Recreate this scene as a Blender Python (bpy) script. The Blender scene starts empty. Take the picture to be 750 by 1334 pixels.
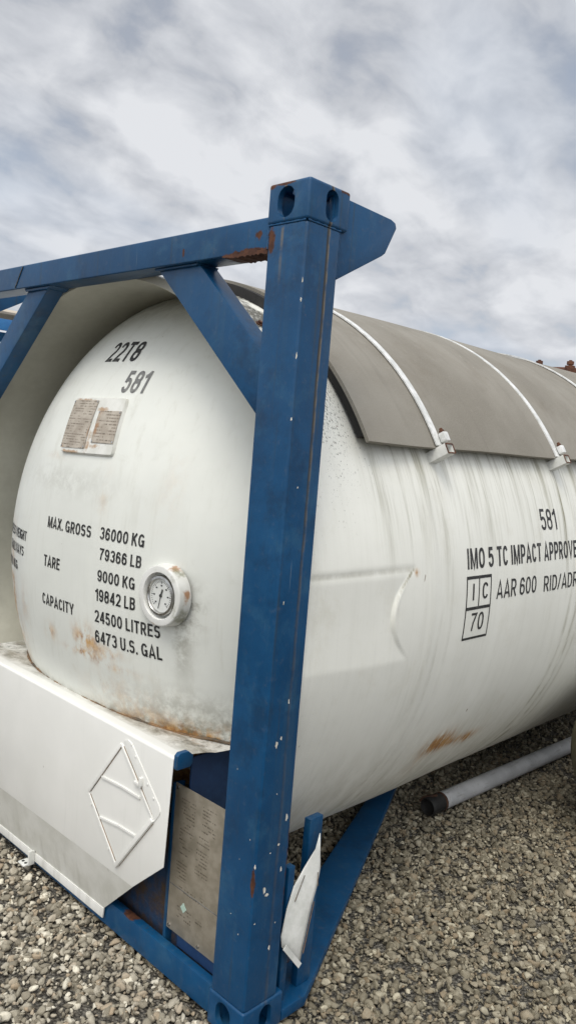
import bpy, bmesh, math, random
import numpy as np
from mathutils import Vector, Matrix

random.seed(7)
rng = np.random.default_rng(11)
S = bpy.context.scene
COL = S.collection
R = math.radians

# ------------------------------------------------------------------ camera
yaw, pitch, roll, FPX = R(-43.784), R(-5.134), R(-4.629), 1026.6
fw = Vector((math.sin(yaw) * math.cos(pitch), math.cos(yaw) * math.cos(pitch), math.sin(pitch)))
rt = Vector((math.cos(yaw), -math.sin(yaw), 0))
dn = fw.cross(rt)
rt2 = math.cos(roll) * rt + math.sin(roll) * dn
dn2 = -math.sin(roll) * rt + math.cos(roll) * dn
cam = bpy.data.cameras.new('camera')
cam.sensor_fit = 'VERTICAL'
cam.sensor_height = 24
cam.lens = 24 * FPX / 1334
cam.clip_end = 2000
cam.clip_start = 0.02
camo = bpy.data.objects.new('camera', cam)
COL.objects.link(camo)
m = Matrix((rt2, -dn2, -fw)).transposed().to_4x4()
m.translation = Vector((1.614, -1.666, 1.836))
camo.matrix_world = m
S.camera = camo

# ------------------------------------------------------------------ sky, sun, exposure
SUN_EL, SUN_AZ = R(60), R(150)          # azimuth measured clockwise from +Y
sun_dir = Vector((math.sin(SUN_AZ) * math.cos(SUN_EL), math.cos(SUN_AZ) * math.cos(SUN_EL), math.sin(SUN_EL)))
W = bpy.data.worlds.new('World')
S.world = W
W.use_nodes = True
wt = W.node_tree
wt.nodes.clear()


def wn(t, **kw):
    n = wt.nodes.new(t)
    for k, v in kw.items():
        setattr(n, k, v)
    return n


def wl(a, b):
    wt.links.new(a, b)


out = wn('ShaderNodeOutputWorld')
sky = wn('ShaderNodeTexSky', sky_type='NISHITA', sun_disc=False)
sky.sun_elevation = SUN_EL
sky.sun_rotation = SUN_AZ
bg_sky = wn('ShaderNodeBackground')
bg_sky.inputs['Strength'].default_value = 0.12
wl(sky.outputs[0], bg_sky.inputs[0])
tc = wn('ShaderNodeTexCoord')
sep = wn('ShaderNodeSeparateXYZ')
wl(tc.outputs['Generated'], sep.inputs[0])


def wmath(op, a, b=None, clamp=False):
    n = wn('ShaderNodeMath', operation=op)
    n.use_clamp = clamp
    for i, v in enumerate((a, b)):
        if v is None:
            continue
        if isinstance(v, (int, float)):
            n.inputs[i].default_value = v
        else:
            wl(v, n.inputs[i])
    return n.outputs[0]


# the cloud layer is a flat sheet high above: direction / height
h = wmath('ADD', wmath('MAXIMUM', sep.outputs[2], 0.0), 0.30)
cx = wmath('DIVIDE', sep.outputs[0], h)
cy = wmath('DIVIDE', sep.outputs[1], h)
comb = wn('ShaderNodeCombineXYZ')
wl(cx, comb.inputs[0])
wl(cy, comb.inputs[1])
mp = wn('ShaderNodeMapping')
mp.inputs['Rotation'].default_value = (0, 0, R(6))
mp.inputs['Scale'].default_value = (1.3, 0.6, 1)
mp.inputs['Location'].default_value = (0.4, 5.2, 0)
wl(comb.outputs[0], mp.inputs[0])


def wnoise(scale, detail, rough, dist, loc, sc=(1, 1, 1)):
    mm = wn('ShaderNodeMapping')
    mm.inputs['Scale'].default_value = sc
    mm.inputs['Location'].default_value = loc
    wl(mp.outputs[0], mm.inputs[0])
    n = wn('ShaderNodeTexNoise')
    n.inputs['Scale'].default_value = scale
    n.inputs['Detail'].default_value = detail
    n.inputs['Roughness'].default_value = rough
    n.inputs['Distortion'].default_value = dist
    wl(mm.outputs[0], n.inputs['Vector'])
    return n.outputs[0]


n1 = wnoise(2.0, 3, 0.5, 0.3, (0, 0, 0))
n2 = wnoise(6.0, 6, 0.52, 0.25, (5, 2, 0), (1.0, 1.7, 1))
cloud = wmath('ADD', wmath('MULTIPLY', n1, 0.5), wmath('MULTIPLY', n2, 0.5))
ramp = wn('ShaderNodeValToRGB')
cr = ramp.color_ramp
cr.elements[0].position = 0.40
cr.elements[0].color = (0.39, 0.41, 0.45, 1)
cr.elements[1].position = 0.585
cr.elements[1].color = (0.69, 0.705, 0.735, 1)
e = cr.elements.new(0.49)
e.color = (0.53, 0.55, 0.59, 1)
wl(cloud, ramp.inputs[0])
# clouds thicken to white towards the horizon; brighter around the veiled sun
hz = wmath('POWER', wmath('SUBTRACT', 1.0, wmath('MULTIPLY', wmath('MAXIMUM', sep.outputs[2], 0.0), 2.6), True), 2.0)
mixh = wn('ShaderNodeMixRGB')
mixh.inputs[2].default_value = (0.70, 0.72, 0.76, 1)
wl(wmath('MULTIPLY', hz, 0.55), mixh.inputs[0])
wl(ramp.outputs[0], mixh.inputs[1])
dotn = wn('ShaderNodeVectorMath', operation='DOT_PRODUCT')
wl(tc.outputs['Generated'], dotn.inputs[0])
dotn.inputs[1].default_value = sun_dir
glow = wmath('POWER', wmath('MAXIMUM', dotn.outputs['Value'], 0.0), 3.0)
stren = wmath('ADD', 1.0, wmath('MULTIPLY', glow, 3.0))
warm = wn('ShaderNodeMixRGB', blend_type='MULTIPLY')      # the veil round the sun is warmer
warm.inputs[2].default_value = (1.0, 0.955, 0.87, 1)
wl(wmath('MULTIPLY', glow, 1.0, True), warm.inputs[0])
blue = wn('ShaderNodeMixRGB')                               # thin places let pale blue through
blue.inputs[2].default_value = (0.41, 0.49, 0.61, 1)
n3 = wnoise(1.5, 3, 0.5, 0.2, (2, 8, 0))
wl(wmath('MULTIPLY', wmath('MULTIPLY', wmath('SUBTRACT', n3, 0.50), 5.0, True), 0.45), blue.inputs[0])
wl(mixh.outputs[0], blue.inputs[1])
wl(blue.outputs[0], warm.inputs[1])
bg_cl = wn('ShaderNodeBackground')
wl(warm.outputs[0], bg_cl.inputs[0])
wl(stren, bg_cl.inputs[1])
mixs = wn('ShaderNodeMixShader')
gap = wmath('MULTIPLY', wmath('SUBTRACT', cloud, 0.30), 6.0, True)
wl(wmath('ADD', 0.55, wmath('MULTIPLY', gap, 0.45)), mixs.inputs[0])
wl(bg_sky.outputs[0], mixs.inputs[1])
wl(bg_cl.outputs[0], mixs.inputs[2])
wl(mixs.outputs[0], out.inputs[0])

sd = bpy.data.lights.new('sun', 'SUN')
sd.energy = 1.1
sd.angle = R(25)
sd.color = (1.0, 0.94, 0.84)
so = bpy.data.objects.new('sun', sd)
so.rotation_euler = sun_dir.to_track_quat('Z', 'Y').to_euler()
so.location = sun_dir * 30
COL.objects.link(so)

vs = S.view_settings
vs.view_transform = 'Standard'
vs.look = 'None'
vs.exposure = 0.16
vs.gamma = 1
vs.use_curve_mapping = False

GZ = -0.08            # ground level


# ------------------------------------------------------------------ material helper
class Mat:
    def __init__(s, name, rough=0.6, metal=0.0):
        s.m = bpy.data.materials.new(name)
        s.m.use_nodes = True
        s.t = s.m.node_tree
        s.b = s.t.nodes['Principled BSDF']
        s.b.inputs['Roughness'].default_value = rough
        s.b.inputs['Metallic'].default_value = metal
        s.g = s.n('ShaderNodeTexCoord')
        s.pos = s.g.outputs['Object']

    def n(s, t, **kw):
        q = s.t.nodes.new(t)
        for k, v in kw.items():
            setattr(q, k, v)
        return q

    def put(s, sock, v):
        if isinstance(v, (int, float)):
            sock.default_value = v
        elif isinstance(v, (tuple, list)):
            sock.default_value = tuple(v) + ((1,) if len(v) == 3 and len(sock.default_value) == 4 else ())
        else:
            s.t.links.new(v, sock)

    def math(s, op, a, b=None, c=None, clamp=False):
        q = s.n('ShaderNodeMath', operation=op)
        q.use_clamp = clamp
        for i, v in enumerate((a, b, c)):
            if v is not None:
                s.put(q.inputs[i], v)
        return q.outputs[0]

    def vec(s, v, scale=(1, 1, 1), loc=(0, 0, 0), rot=(0, 0, 0)):
        q = s.n('ShaderNodeMapping')
        s.put(q.inputs[0], v)
        q.inputs['Scale'].default_value = scale
        q.inputs['Location'].default_value = loc
        q.inputs['Rotation'].default_value = rot
        return q.outputs[0]

    def noise(s, scale, detail=4, rough=0.55, dist=0.0, v=None):
        q = s.n('ShaderNodeTexNoise')
        s.put(q.inputs['Vector'], v if v is not None else s.pos)
        q.inputs['Scale'].default_value = scale
        q.inputs['Detail'].default_value = detail
        q.inputs['Roughness'].default_value = rough
        q.inputs['Distortion'].default_value = dist
        return q.outputs[0]

    def step(s, v, a, b, lo=0.0, hi=1.0):
        q = s.n('ShaderNodeMapRange', interpolation_type='SMOOTHSTEP')
        s.put(q.inputs[0], v)
        for i, x in enumerate((a, b, lo, hi)):
            s.put(q.inputs[i + 1], x)
        return q.outputs[0]

    def mix(s, f, a, b):
        q = s.n('ShaderNodeMixRGB')
        s.put(q.inputs[0], f)
        s.put(q.inputs[1], a)
        s.put(q.inputs[2], b)
        return q.outputs[0]

    def attr(s, name):
        q = s.n('ShaderNodeAttribute', attribute_name=name)
        return q.outputs['Fac']

    def spot(s, c, r, soft=0.5, wob=None):
        """1 inside an ellipsoid patch (object space), ragged through the noise wob"""
        a = s.n('ShaderNodeVectorMath', operation='SUBTRACT')
        s.put(a.inputs[0], s.pos)
        a.inputs[1].default_value = c
        b = s.n('ShaderNodeVectorMath', operation='DIVIDE')
        s.put(b.inputs[0], a.outputs[0])
        b.inputs[1].default_value = r
        l = s.n('ShaderNodeVectorMath', operation='LENGTH')
        s.put(l.inputs[0], b.outputs[0])
        v = l.outputs['Value']
        if wob is not None:
            v = s.math('ADD', v, s.math('MULTIPLY', s.math('SUBTRACT', wob, 0.5), 2.2))
        return s.step(v, 1.0, 1.0 - soft)

    def color(s, c):
        s.put(s.b.inputs['Base Color'], c)

    def bump(s, hgt, dist=0.002, strength=0.6):
        q = s.n('ShaderNodeBump')
        q.inputs['Strength'].default_value = strength
        q.inputs['Distance'].default_value = dist
        s.put(q.inputs['Height'], hgt)
        s.t.links.new(q.outputs[0], s.b.inputs['Normal'])


def maxchain(M, vals):
    v = vals[0]
    for w in vals[1:]:
        v = M.math('MAXIMUM', v, w)
    return v


RUST = (0.095, 0.036, 0.017)
RUSTD = (0.055, 0.02, 0.012)
TAN = (0.19, 0.155, 0.10)


def blue_paint():
    M = Mat('blue_paint', 0.38)
    M.b.inputs['Specular IOR Level'].default_value = 0.38
    big = M.noise(2.3, 5, 0.6)
    fine = M.noise(38, 4, 0.6)
    vst = M.noise(14, 4, 0.6, 0, M.vec(M.pos, (1, 1, 0.06)))
    c = M.mix(M.step(big, 0.35, 0.68), (0.002, 0.048, 0.128), (0.005, 0.070, 0.178))
    c = M.mix(M.math('MULTIPLY', M.step(vst, 0.52, 0.75), 0.35), c, (0.035, 0.085, 0.14))
    # chalky fade in broad patches, long scratches and scuffs
    fade = M.noise(5.5, 6, 0.7, 0.3)
    c = M.mix(M.math('MULTIPLY', M.step(fade, 0.5, 0.70), 0.45), c, (0.035, 0.115, 0.20))
    c = M.mix(M.math('MULTIPLY', M.step(M.noise(3.2, 6, 0.7, 0, M.vec(M.pos, (1, 1, 1), (7, 3, 5))), 0.52, 0.68), 0.6), c, (0.004, 0.027, 0.068))
    for rot_, sc_, loc_ in (((0.0, 0.09, 0), (60, 60, 1.6), (0, 0, 0)), ((0.12, 0, 0.1), (85, 85, 2.6), (3, 5, 1)), ((0, 1.25, 0.2), (70, 70, 2.0), (1, 2, 9))):
        sk = M.step(M.noise(1, 2, 0.5, 0, M.vec(M.pos, sc_, loc_, rot_)), 0.735, 0.77)
        sk = M.math('MULTIPLY', sk, M.step(M.noise(3.5, 3, 0.6, 0, M.vec(M.pos, (1, 1, 1), loc_)), 0.5, 0.62))
        c = M.mix(M.math('MULTIPLY', sk, 0.45), c, (0.16, 0.22, 0.27))
    drip = M.noise(1, 4, 0.6, 0, M.vec(M.pos, (48, 48, 1.2), (2, 2, 2)))
    c = M.mix(M.math('MULTIPLY', M.step(drip, 0.57, 0.75), 0.5), c, (0.035, 0.045, 0.045))
    # dusty fade and grime
    c = M.mix(M.math('MULTIPLY', M.step(fine, 0.55, 0.8), 0.22), c, (0.13, 0.14, 0.15))
    # tan run-off below the casting holes and along the seam of the post
    sx = M.n('ShaderNodeSeparateXYZ')
    M.put(sx.inputs[0], M.pos)
    X, Y, Z = sx.outputs
    wob = M.noise(22, 3, 0.6)

    def line(axis, c0, wdt):
        d = M.math('ABSOLUTE', M.math('SUBTRACT', axis, M.math('ADD', c0, M.math('MULTIPLY', M.math('SUBTRACT', M.noise(5, 2), 0.5), 0.012))))
        return M.step(d, wdt, wdt * 0.35)
    on_right = M.step(X, -0.004, -0.001)
    on_front = M.step(Y, 0.006, 0.001)
    l1 = M.math('MULTIPLY', M.math('MULTIPLY', line(Y, 0.098, 0.0085), on_right), M.step(Z, 0.9, 2.3, 0.15, 0.9))
    l2 = M.math('MULTIPLY', M.math('MULTIPLY', line(X, -0.096, 0.008), M.math('MULTIPLY', on_front, M.step(X, -0.17, -0.16))), M.step(Z, 2.25, 2.45, 0, 0.7))
    l3 = M.math('MULTIPLY', M.math('MULTIPLY', line(Y, 0.094, 0.006), on_right), M.step(Z, 0.9, 2.3, 0.2, 0.9))
    c = M.mix(M.math('MULTIPLY', l1, M.step(wob, 0.25, 0.6)), c, TAN)
    c = M.mix(M.math('MULTIPLY', l2, M.step(wob, 0.3, 0.6)), c, TAN)
    c = M.mix(l3, c, (0.02, 0.019, 0.016))
    # rust patches where the rail meets the post, and small nicks anywhere
    w2 = M.noise(26, 5, 0.65)
    spots = [((-0.255, 0.03, 2.404), (0.10, 0.2, 0.013)), ((-0.14, 0.0, 2.425), (0.017, 0.02, 0.05)),
             ((-0.20, 0.0, 2.45), (0.02, 0.02, 0.02)), ((-0.27, 0.06, 2.40), (0.10, 0.09, 0.012)), ((-0.57, 0.0, 2.437), (0.006, 0.02, 0.016)),
             ((-0.155, 0.0, 2.585), (0.04, 0.05, 0.012)), ((0.0, 0.17, 2.585), (0.02, 0.04, 0.008)), ((-0.1, 0.0, 2.585), (0.06, 0.03, 0.006)),
             ((-0.165, 0.0, 2.2), (0.006, 0.01, 0.25)), ((-0.006, 0.0, 0.47), (0.008, 0.010, 0.07)),
             ((-0.002, 0.148, 0.45), (0.012, 0.008, 0.25)),
             ((-0.66, 0.05, 0.030), (0.05, 0.2, 0.010))]
    rm = maxchain(M, [M.spot(a, b, 0.35, w2) for a, b in spots])
    rc = M.mix(M.step(M.noise(45, 4), 0.4, 0.6), RUST, RUSTD)
    c = M.mix(rm, c, rc)
    nick = M.step(M.noise(23, 7, 0.75), 0.70, 0.72)
    c = M.mix(M.math('MULTIPLY', nick, 0.8), c, (0.30, 0.17, 0.10))
    pale = M.math('MULTIPLY', M.step(M.noise(31, 5, 0.7, 0, M.vec(M.pos, (1, 1, 0.6), (4, 2, 1))), 0.73, 0.745), M.step(Z, 1.1, 0.7, 0, 1))
    c = M.mix(pale, c, (0.55, 0.53, 0.46))
    M.color(c)
    M.put(M.b.inputs['Roughness'], M.math('ADD', M.step(big, 0.3, 0.7, 0.30, 0.42), M.math('MULTIPLY', rm, 0.4)))
    M.bump(M.math('ADD', M.math('MULTIPLY', M.noise(6, 3), 0.8), M.math('MULTIPLY', fine, 0.2)), 0.006, 0.5)
    return M.m


def white_tank():
    """barrel cladding: u = metres along the tank, v = metres round it"""
    M = Mat('white_tank_paint', 0.48)
    uv = M.g.outputs['UV']
    grime, rust, speck, streak = M.attr('grime'), M.attr('rust'), M.attr('speck'), M.attr('streak')
    base = M.mix(M.step(M.noise(1.7, 5, 0.6), 0.35, 0.7), (0.775, 0.775, 0.715), (0.83, 0.83, 0.77))
    s1 = M.noise(1, 6, 0.65, 0.0, M.vec(uv, (15, 1.0, 1)))
    s2 = M.noise(1, 5, 0.6, 0.0, M.vec(uv, (48, 2.2, 1), (3, 1, 0)))
    sm = M.math('ADD', M.math('MULTIPLY', M.step(s1, 0.46, 0.72), 0.65), M.math('MULTIPLY', M.step(s2, 0.48, 0.74), 0.5))
    c = M.mix(M.math('MULTIPLY', sm, 0.07), base, (0.36, 0.36, 0.29))
    c = M.mix(M.math('MULTIPLY', streak, M.math('ADD', 0.05, M.math('MULTIPLY', sm, 0.8)), None, True), c, (0.20, 0.185, 0.11))
    gn = M.noise(1, 7, 0.7, 0.2, M.vec(uv, (16, 5, 1)))
    gm = M.math('MULTIPLY', grime, M.step(gn, 0.34, 0.66), None, True)
    c = M.mix(M.math('MULTIPLY', gm, 0.8), c, (0.24, 0.22, 0.14))
    mott = M.noise(1, 7, 0.72, 0.3, M.vec(uv, (3.2, 2.2, 1), (5, 5, 0)))
    c = M.mix(M.math('MULTIPLY', M.step(mott, 0.5, 0.75), 0.28), c, (0.47, 0.44, 0.33))
    c = M.mix(M.math('MULTIPLY', M.step(M.noise(1, 8, 0.8, 0, M.vec(uv, (60, 30, 1))), 0.56, 0.74), 0.22), c, (0.33, 0.31, 0.23))
    sn = M.noise(1, 4, 0.75, 0.0, M.vec(uv, (150, 70, 1)))
    sl = M.noise(1, 3, 0.6, 0.0, M.vec(uv, (9, 6, 1)))
    sp = M.math('MULTIPLY', M.step(M.math('ADD', sn, M.math('MULTIPLY', M.math('SUBTRACT', speck, 0.8), 0.16)), 0.57, 0.62), M.step(sl, 0.36, 0.55), None, True)
    c = M.mix(M.math('MULTIPLY', sp, M.step(speck, 0.03, 0.3)), c, (0.10, 0.095, 0.075))
    # sparse brown nicks
    nk = M.step(M.noise(1, 3, 0.6, 0.3, M.vec(uv, (17, 9, 1))), 0.735, 0.76)
    c = M.mix(M.math('MULTIPLY', nk, 0.8), c, (0.13, 0.07, 0.035))
    rn = M.noise(1, 6, 0.7, 0.0, M.vec(uv, (40, 9, 1)))
    rm = M.math('MULTIPLY', rust, M.step(rn, 0.33, 0.58), None, True)
    c = M.mix(rm, c, M.mix(M.step(gn, 0.4, 0.6), (0.48, 0.26, 0.08), (0.30, 0.13, 0.04)))
    M.color(c)
    M.put(M.b.inputs['Roughness'], M.step(gn, 0.3, 0.7, 0.38, 0.6))
    M.bump(M.noise(3.2, 3), 0.006, 0.35)
    return M.m


def white_dome():
    M = Mat('white_dome_paint', 0.42)
    grime, rust = M.attr('grime'), M.attr('rust')
    base = M.mix(M.step(M.noise(2.1, 5, 0.6), 0.35, 0.7), (0.715, 0.728, 0.680), (0.77, 0.783, 0.73))
    vst = M.noise(1, 6, 0.65, 0, M.vec(M.pos, (24, 24, 1.6)))
    c = M.mix(M.math('MULTIPLY', M.step(vst, 0.5, 0.8), 0.30), base, (0.47, 0.46, 0.38))
    blot = M.noise(9, 5, 0.6, 0.4)
    c = M.mix(M.math('MULTIPLY', M.step(blot, 0.60, 0.78), 0.25), c, (0.46, 0.45, 0.36))
    gn = M.noise(14, 7, 0.72, 0.2)
    c = M.mix(M.math('MULTIPLY', grime, M.step(gn, 0.35, 0.62), None, True), c, (0.17, 0.155, 0.105))
    rn = M.noise(1, 6, 0.68, 0.15, M.vec(M.pos, (17, 17, 11)))
    rm = M.math('MULTIPLY', rust, M.step(rn, 0.38, 0.62), None, True)
    c = M.mix(rm, c, M.mix(M.step(M.noise(33, 4), 0.4, 0.62), (0.60, 0.37, 0.16), (0.36, 0.17, 0.06)))
    nk = M.step(M.noise(30, 3, 0.6), 0.76, 0.78)
    c = M.mix(M.math('MULTIPLY', nk, 0.5), c, (0.2, 0.15, 0.1))
    M.color(c)
    M.put(M.b.inputs['Roughness'], M.step(gn, 0.3, 0.7, 0.33, 0.52))
    M.bump(M.math('ADD', M.noise(4, 3), M.math('MULTIPLY', M.noise(60, 2), 0.03)), 0.005, 0.3)
    return M.m


def simple(name, c0, c1, rough=0.6, metal=0.0, scale=6, bump=0.0, fine=60):
    M = Mat(name, rough, metal)
    f = M.math('ADD', M.math('MULTIPLY', M.noise(scale, 5, 0.6), 0.7), M.math('MULTIPLY', M.noise(fine, 3, 0.6), 0.3))
    M.color(M.mix(M.step(f, 0.36, 0.64), c0, c1))
    if bump:
        M.bump(M.noise(fine, 3), bump, 0.6)
    return M.m


def box_white(dirt_shade=0.0):
    M = Mat({0: 'white_box_paint', 1: 'dirty_white_paint'}.get(dirt_shade, 'grimy_shaded_white_paint'), 0.4)
    sx = M.n('ShaderNodeSeparateXYZ')
    M.put(sx.inputs[0], M.pos)
    base = M.mix(M.step(M.noise(2.5, 4, 0.6), 0.35, 0.7), (0.755, 0.752, 0.715), (0.805, 0.80, 0.765))
    vst = M.noise(1, 5, 0.65, 0, M.vec(M.pos, (18, 18, 1.4)))
    c = M.mix(M.math('MULTIPLY', M.step(vst, 0.55, 0.8), 0.16 + dirt_shade * 0.2), base, (0.42, 0.42, 0.38))
    g = M.noise(7, 7, 0.72, 0.4)
    if dirt_shade > 0.5:
        d = M.math('MULTIPLY', M.step(g, 0.36, 0.60), M.step(sx.outputs[1], 0.015, 0.09, 0.1, 1.0))
        c = M.mix(M.math('MULTIPLY', d, 0.85), c, (0.25, 0.225, 0.17))
        d2 = M.math('MULTIPLY', M.step(M.noise(24, 6, 0.75), 0.5, 0.66), M.step(sx.outputs[1], 0.02, 0.12, 0.2, 1.0))
        c = M.mix(M.math('MULTIPLY', d2, 0.75), c, (0.075, 0.065, 0.05))
        r = M.step(M.noise(5, 5, 0.7, 0, M.vec(M.pos, (1, 1, 1), (3, 3, 3))), 0.62, 0.72)
        c = M.mix(M.math('MULTIPLY', r, 0.5), c, (0.36, 0.19, 0.08))
    else:
        if dirt_shade:
            c = M.mix(M.step(M.noise(5, 6, 0.65), 0.25, 0.75, 0.2, 0.75), c, (0.44, 0.435, 0.375))  # flap: grime, plus the shade of the down-facing sheet put into the colour
        lo = M.math('MULTIPLY', M.step(sx.outputs[2], 0.17, 0.05), M.step(vst, 0.42, 0.7))
        c = M.mix(M.math('MULTIPLY', lo, 0.4), c, (0.40, 0.39, 0.34))
        nk = M.step(M.noise(24, 3, 0.6), 0.745, 0.76)
        c = M.mix(M.math('MULTIPLY', nk, 0.5), c, (0.25, 0.23, 0.2))
    M.color(c)
    M.put(M.b.inputs['Roughness'], M.step(g, 0.3, 0.7, 0.33, 0.5))
    M.bump(M.noise(3.5, 3), 0.006, 0.35)
    return M.m


def engraved(name, c0, c1, ink, rows, axis_u=0, stain=None, metal=0.7, rough=0.42, origin=(0, 0, 0), blocks=None):
    """weathered metal plate with rows of engraving too small to read"""
    M = Mat(name, rough, metal)
    p = M.vec(M.pos, (1, 1, 1), tuple(-v for v in origin))
    sx = M.n('ShaderNodeSeparateXYZ')
    M.put(sx.inputs[0], p)
    u, v = sx.outputs[axis_u], sx.outputs[2]
    g = M.noise(16, 6, 0.65)
    c = M.mix(M.step(g, 0.35, 0.65), c0, c1)
    fr = M.math('FRACT', M.math('MULTIPLY', v, rows))
    row = M.math('MULTIPLY', M.step(fr, 0.25, 0.35), M.step(fr, 0.75, 0.65))
    cb = M.n('ShaderNodeCombineXYZ')
    M.put(cb.inputs[0], M.math('MULTIPLY', u, 1))
    M.put(cb.inputs[1], M.math('MULTIPLY', M.math('FLOOR', M.math('MULTIPLY', v, rows)), 0.37))
    ch = M.noise(230, 2, 0.8, 0, cb.outputs[0])
    wd = M.noise(17, 2, 0.6, 0, cb.outputs[0])
    mk = M.math('MULTIPLY', row, M.math('MULTIPLY', M.step(ch, 0.44, 0.52), M.step(wd, 0.44, 0.5)))
    if blocks:
        mk = M.math('MULTIPLY', mk, maxchain(M, [M.math('MULTIPLY', M.math('MULTIPLY', M.step(u, a, a + 0.004), M.step(u, b, b - 0.004)),
                    M.math('MULTIPLY', M.step(v, d, d + 0.004), M.step(v, e2, e2 - 0.004))) for a, b, d, e2 in blocks]))
    c = M.mix(M.math('MULTIPLY', mk, 0.8), c, ink)
    if stain:
        st = maxchain(M, [M.spot(a, b, 0.6, M.noise(30, 5, 0.65)) for a, b in stain])
        c = M.mix(M.math('MULTIPLY', st, 0.85), c, (0.33, 0.17, 0.07))
    M.color(c)
    M.put(M.b.inputs['Roughness'], M.step(g, 0.3, 0.7, rough - 0.08, rough + 0.12))
    M.bump(M.math('ADD', M.math('MULTIPLY', mk, -0.5), g), 0.0008, 0.4)
    return M.m


BLUE = blue_paint()
TANK = white_tank()
DOME = white_dome()
BOXW = box_white(0)
BOXD = box_white(1)
BOXF = box_white(0.35)
BLUEDK = simple('blue_recess_paint', (0.012, 0.035, 0.10), (0.018, 0.055, 0.145), 0.5, 0, 5)
COLLAR = simple('collar_lining_paint', (0.52, 0.505, 0.425), (0.60, 0.585, 0.50), 0.6, 0, 2.2, 0.001, 25)
WHITE = simple('white_paint', (0.60, 0.61, 0.57), (0.74, 0.74, 0.71), 0.45, 0, 14)
STRAPW = simple('white_strap_paint', (0.55, 0.56, 0.54), (0.78, 0.78, 0.77), 0.45, 0, 22)
def ink_mat(name, c0, c1):
    M = Mat(name, 0.55)
    c = M.mix(M.step(M.noise(25, 4), 0.35, 0.65), c0, c1)
    c = M.mix(M.math('MULTIPLY', M.step(M.noise(60, 6, 0.75), 0.56, 0.68), 0.55), c, (0.30, 0.30, 0.28))
    c = M.mix(M.math('MULTIPLY', M.step(M.noise(1, 5, 0.65, 0, M.vec(M.pos, (40, 40, 3))), 0.56, 0.75), 0.4), c, (0.24, 0.24, 0.21))
    M.color(c)
    return M.m


INK = ink_mat('black_lettering', (0.012, 0.012, 0.013), (0.035, 0.035, 0.035))
INKG = simple('grey_lettering', (0.12, 0.12, 0.12), (0.22, 0.22, 0.21), 0.55, 0, 30)
RUSTM = simple('rusted_steel', RUSTD, (0.12, 0.045, 0.02), 0.85, 0, 18, 0.004, 55)
DRUST = simple('dark_rusted_steel', (0.03, 0.014, 0.009), (0.075, 0.032, 0.016), 0.85, 0, 20, 0.002, 55)
BLACK = simple('black_rubber_and_shadow', (0.008, 0.008, 0.008), (0.02, 0.018, 0.016), 0.7, 0, 10)
STEEL = simple('stainless_steel', (0.45, 0.44, 0.42), (0.6, 0.6, 0.58), 0.25, 1.0, 30)
def pipe_mat():
    M = Mat('scuffed_pipe_coating', 0.5)
    c = M.mix(M.step(M.noise(6, 5), 0.35, 0.65), (0.42, 0.425, 0.43), (0.55, 0.555, 0.56))
    c = M.mix(M.math('MULTIPLY', M.step(M.noise(1, 5, 0.65, 0, M.vec(M.pos, (60, 5, 60))), 0.55, 0.7), 0.5), c, (0.20, 0.19, 0.17))
    c = M.mix(M.math('MULTIPLY', M.step(M.noise(35, 5, 0.7), 0.58, 0.7), 0.5), c, (0.17, 0.14, 0.10))
    c = M.mix(M.step(M.noise(14, 4, 0.7), 0.70, 0.73), c, (0.12, 0.06, 0.03))
    M.color(c)
    return M.m


GALV = pipe_mat()
DIALW = simple('dial_face', (0.66, 0.67, 0.64), (0.72, 0.73, 0.70), 0.4, 0, 20)
CHIP = simple('bare_primer', (0.50, 0.48, 0.41), (0.68, 0.66, 0.6), 0.6, 0, 60)
OLIVE = simple('olive_paint', (0.12, 0.11, 0.065), (0.19, 0.175, 0.11), 0.6, 0, 5)
BAND = simple('bright_blue_paint', (0.02, 0.13, 0.34), (0.03, 0.17, 0.40), 0.4, 0, 4)
CAULK_SHADOW = simple('dark_sealant_and_shadow', (0.09, 0.075, 0.055), (0.26, 0.15, 0.07), 0.8, 0, 12)  # sealant bead; also colours the painted shadow lines on flap and placard holder


def shade_mat():
    M = Mat('weathered_shade_sheet', 0.75)
    uv = M.g.outputs['UV']
    a = M.noise(2.2, 5, 0.6)
    c = M.mix(M.step(a, 0.3, 0.7), (0.185, 0.168, 0.135), (0.25, 0.232, 0.195))
    w = M.noise(1, 3, 0.8, 0, M.vec(uv, (260, 120, 1)))
    c = M.mix(M.math('MULTIPLY', M.step(w, 0.4, 0.65), 0.35), c, (0.31, 0.29, 0.26))
    st = M.noise(1, 5, 0.65, 0, M.vec(uv, (14, 1.2, 1)))
    c = M.mix(M.math('MULTIPLY', M.step(st, 0.5, 0.75), 0.35), c, (0.145, 0.13, 0.11))
    c = M.mix(M.math('MULTIPLY', M.step(M.noise(1, 6, 0.7, 0.4, M.vec(uv, (2.6, 2.0, 1), (8, 1, 0))), 0.5, 0.7), 0.4), c, (0.15, 0.125, 0.09))
    c = M.mix(M.math('MULTIPLY', M.step(M.noise(1, 7, 0.75, 0, M.vec(uv, (45, 22, 1))), 0.55, 0.75), 0.35), c, (0.33, 0.31, 0.27))
    c = M.mix(M.math('MULTIPLY', M.step(M.noise(1, 3, 0.6, 0, M.vec(uv, (30, 16, 1), (1, 6, 0))), 0.73, 0.76), 0.6), c, (0.45, 0.44, 0.40))
    lap = M.n('ShaderNodeSeparateXYZ')
    M.put(lap.inputs[0], uv)
    sc = M.step(M.noise(1, 2, 0.5, 0.4, M.vec(uv, (7, 5, 1), (4, 9, 0))), 0.74, 0.76)
    c = M.mix(M.math('MULTIPLY', sc, 0.5), c, (0.09, 0.08, 0.07))
    M.color(c)
    M.bump(M.math('ADD', M.math('MULTIPLY', w, 0.05), M.noise(3.0, 3)), 0.022, 0.5)
    return M.m


SHADE = shade_mat()


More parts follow.
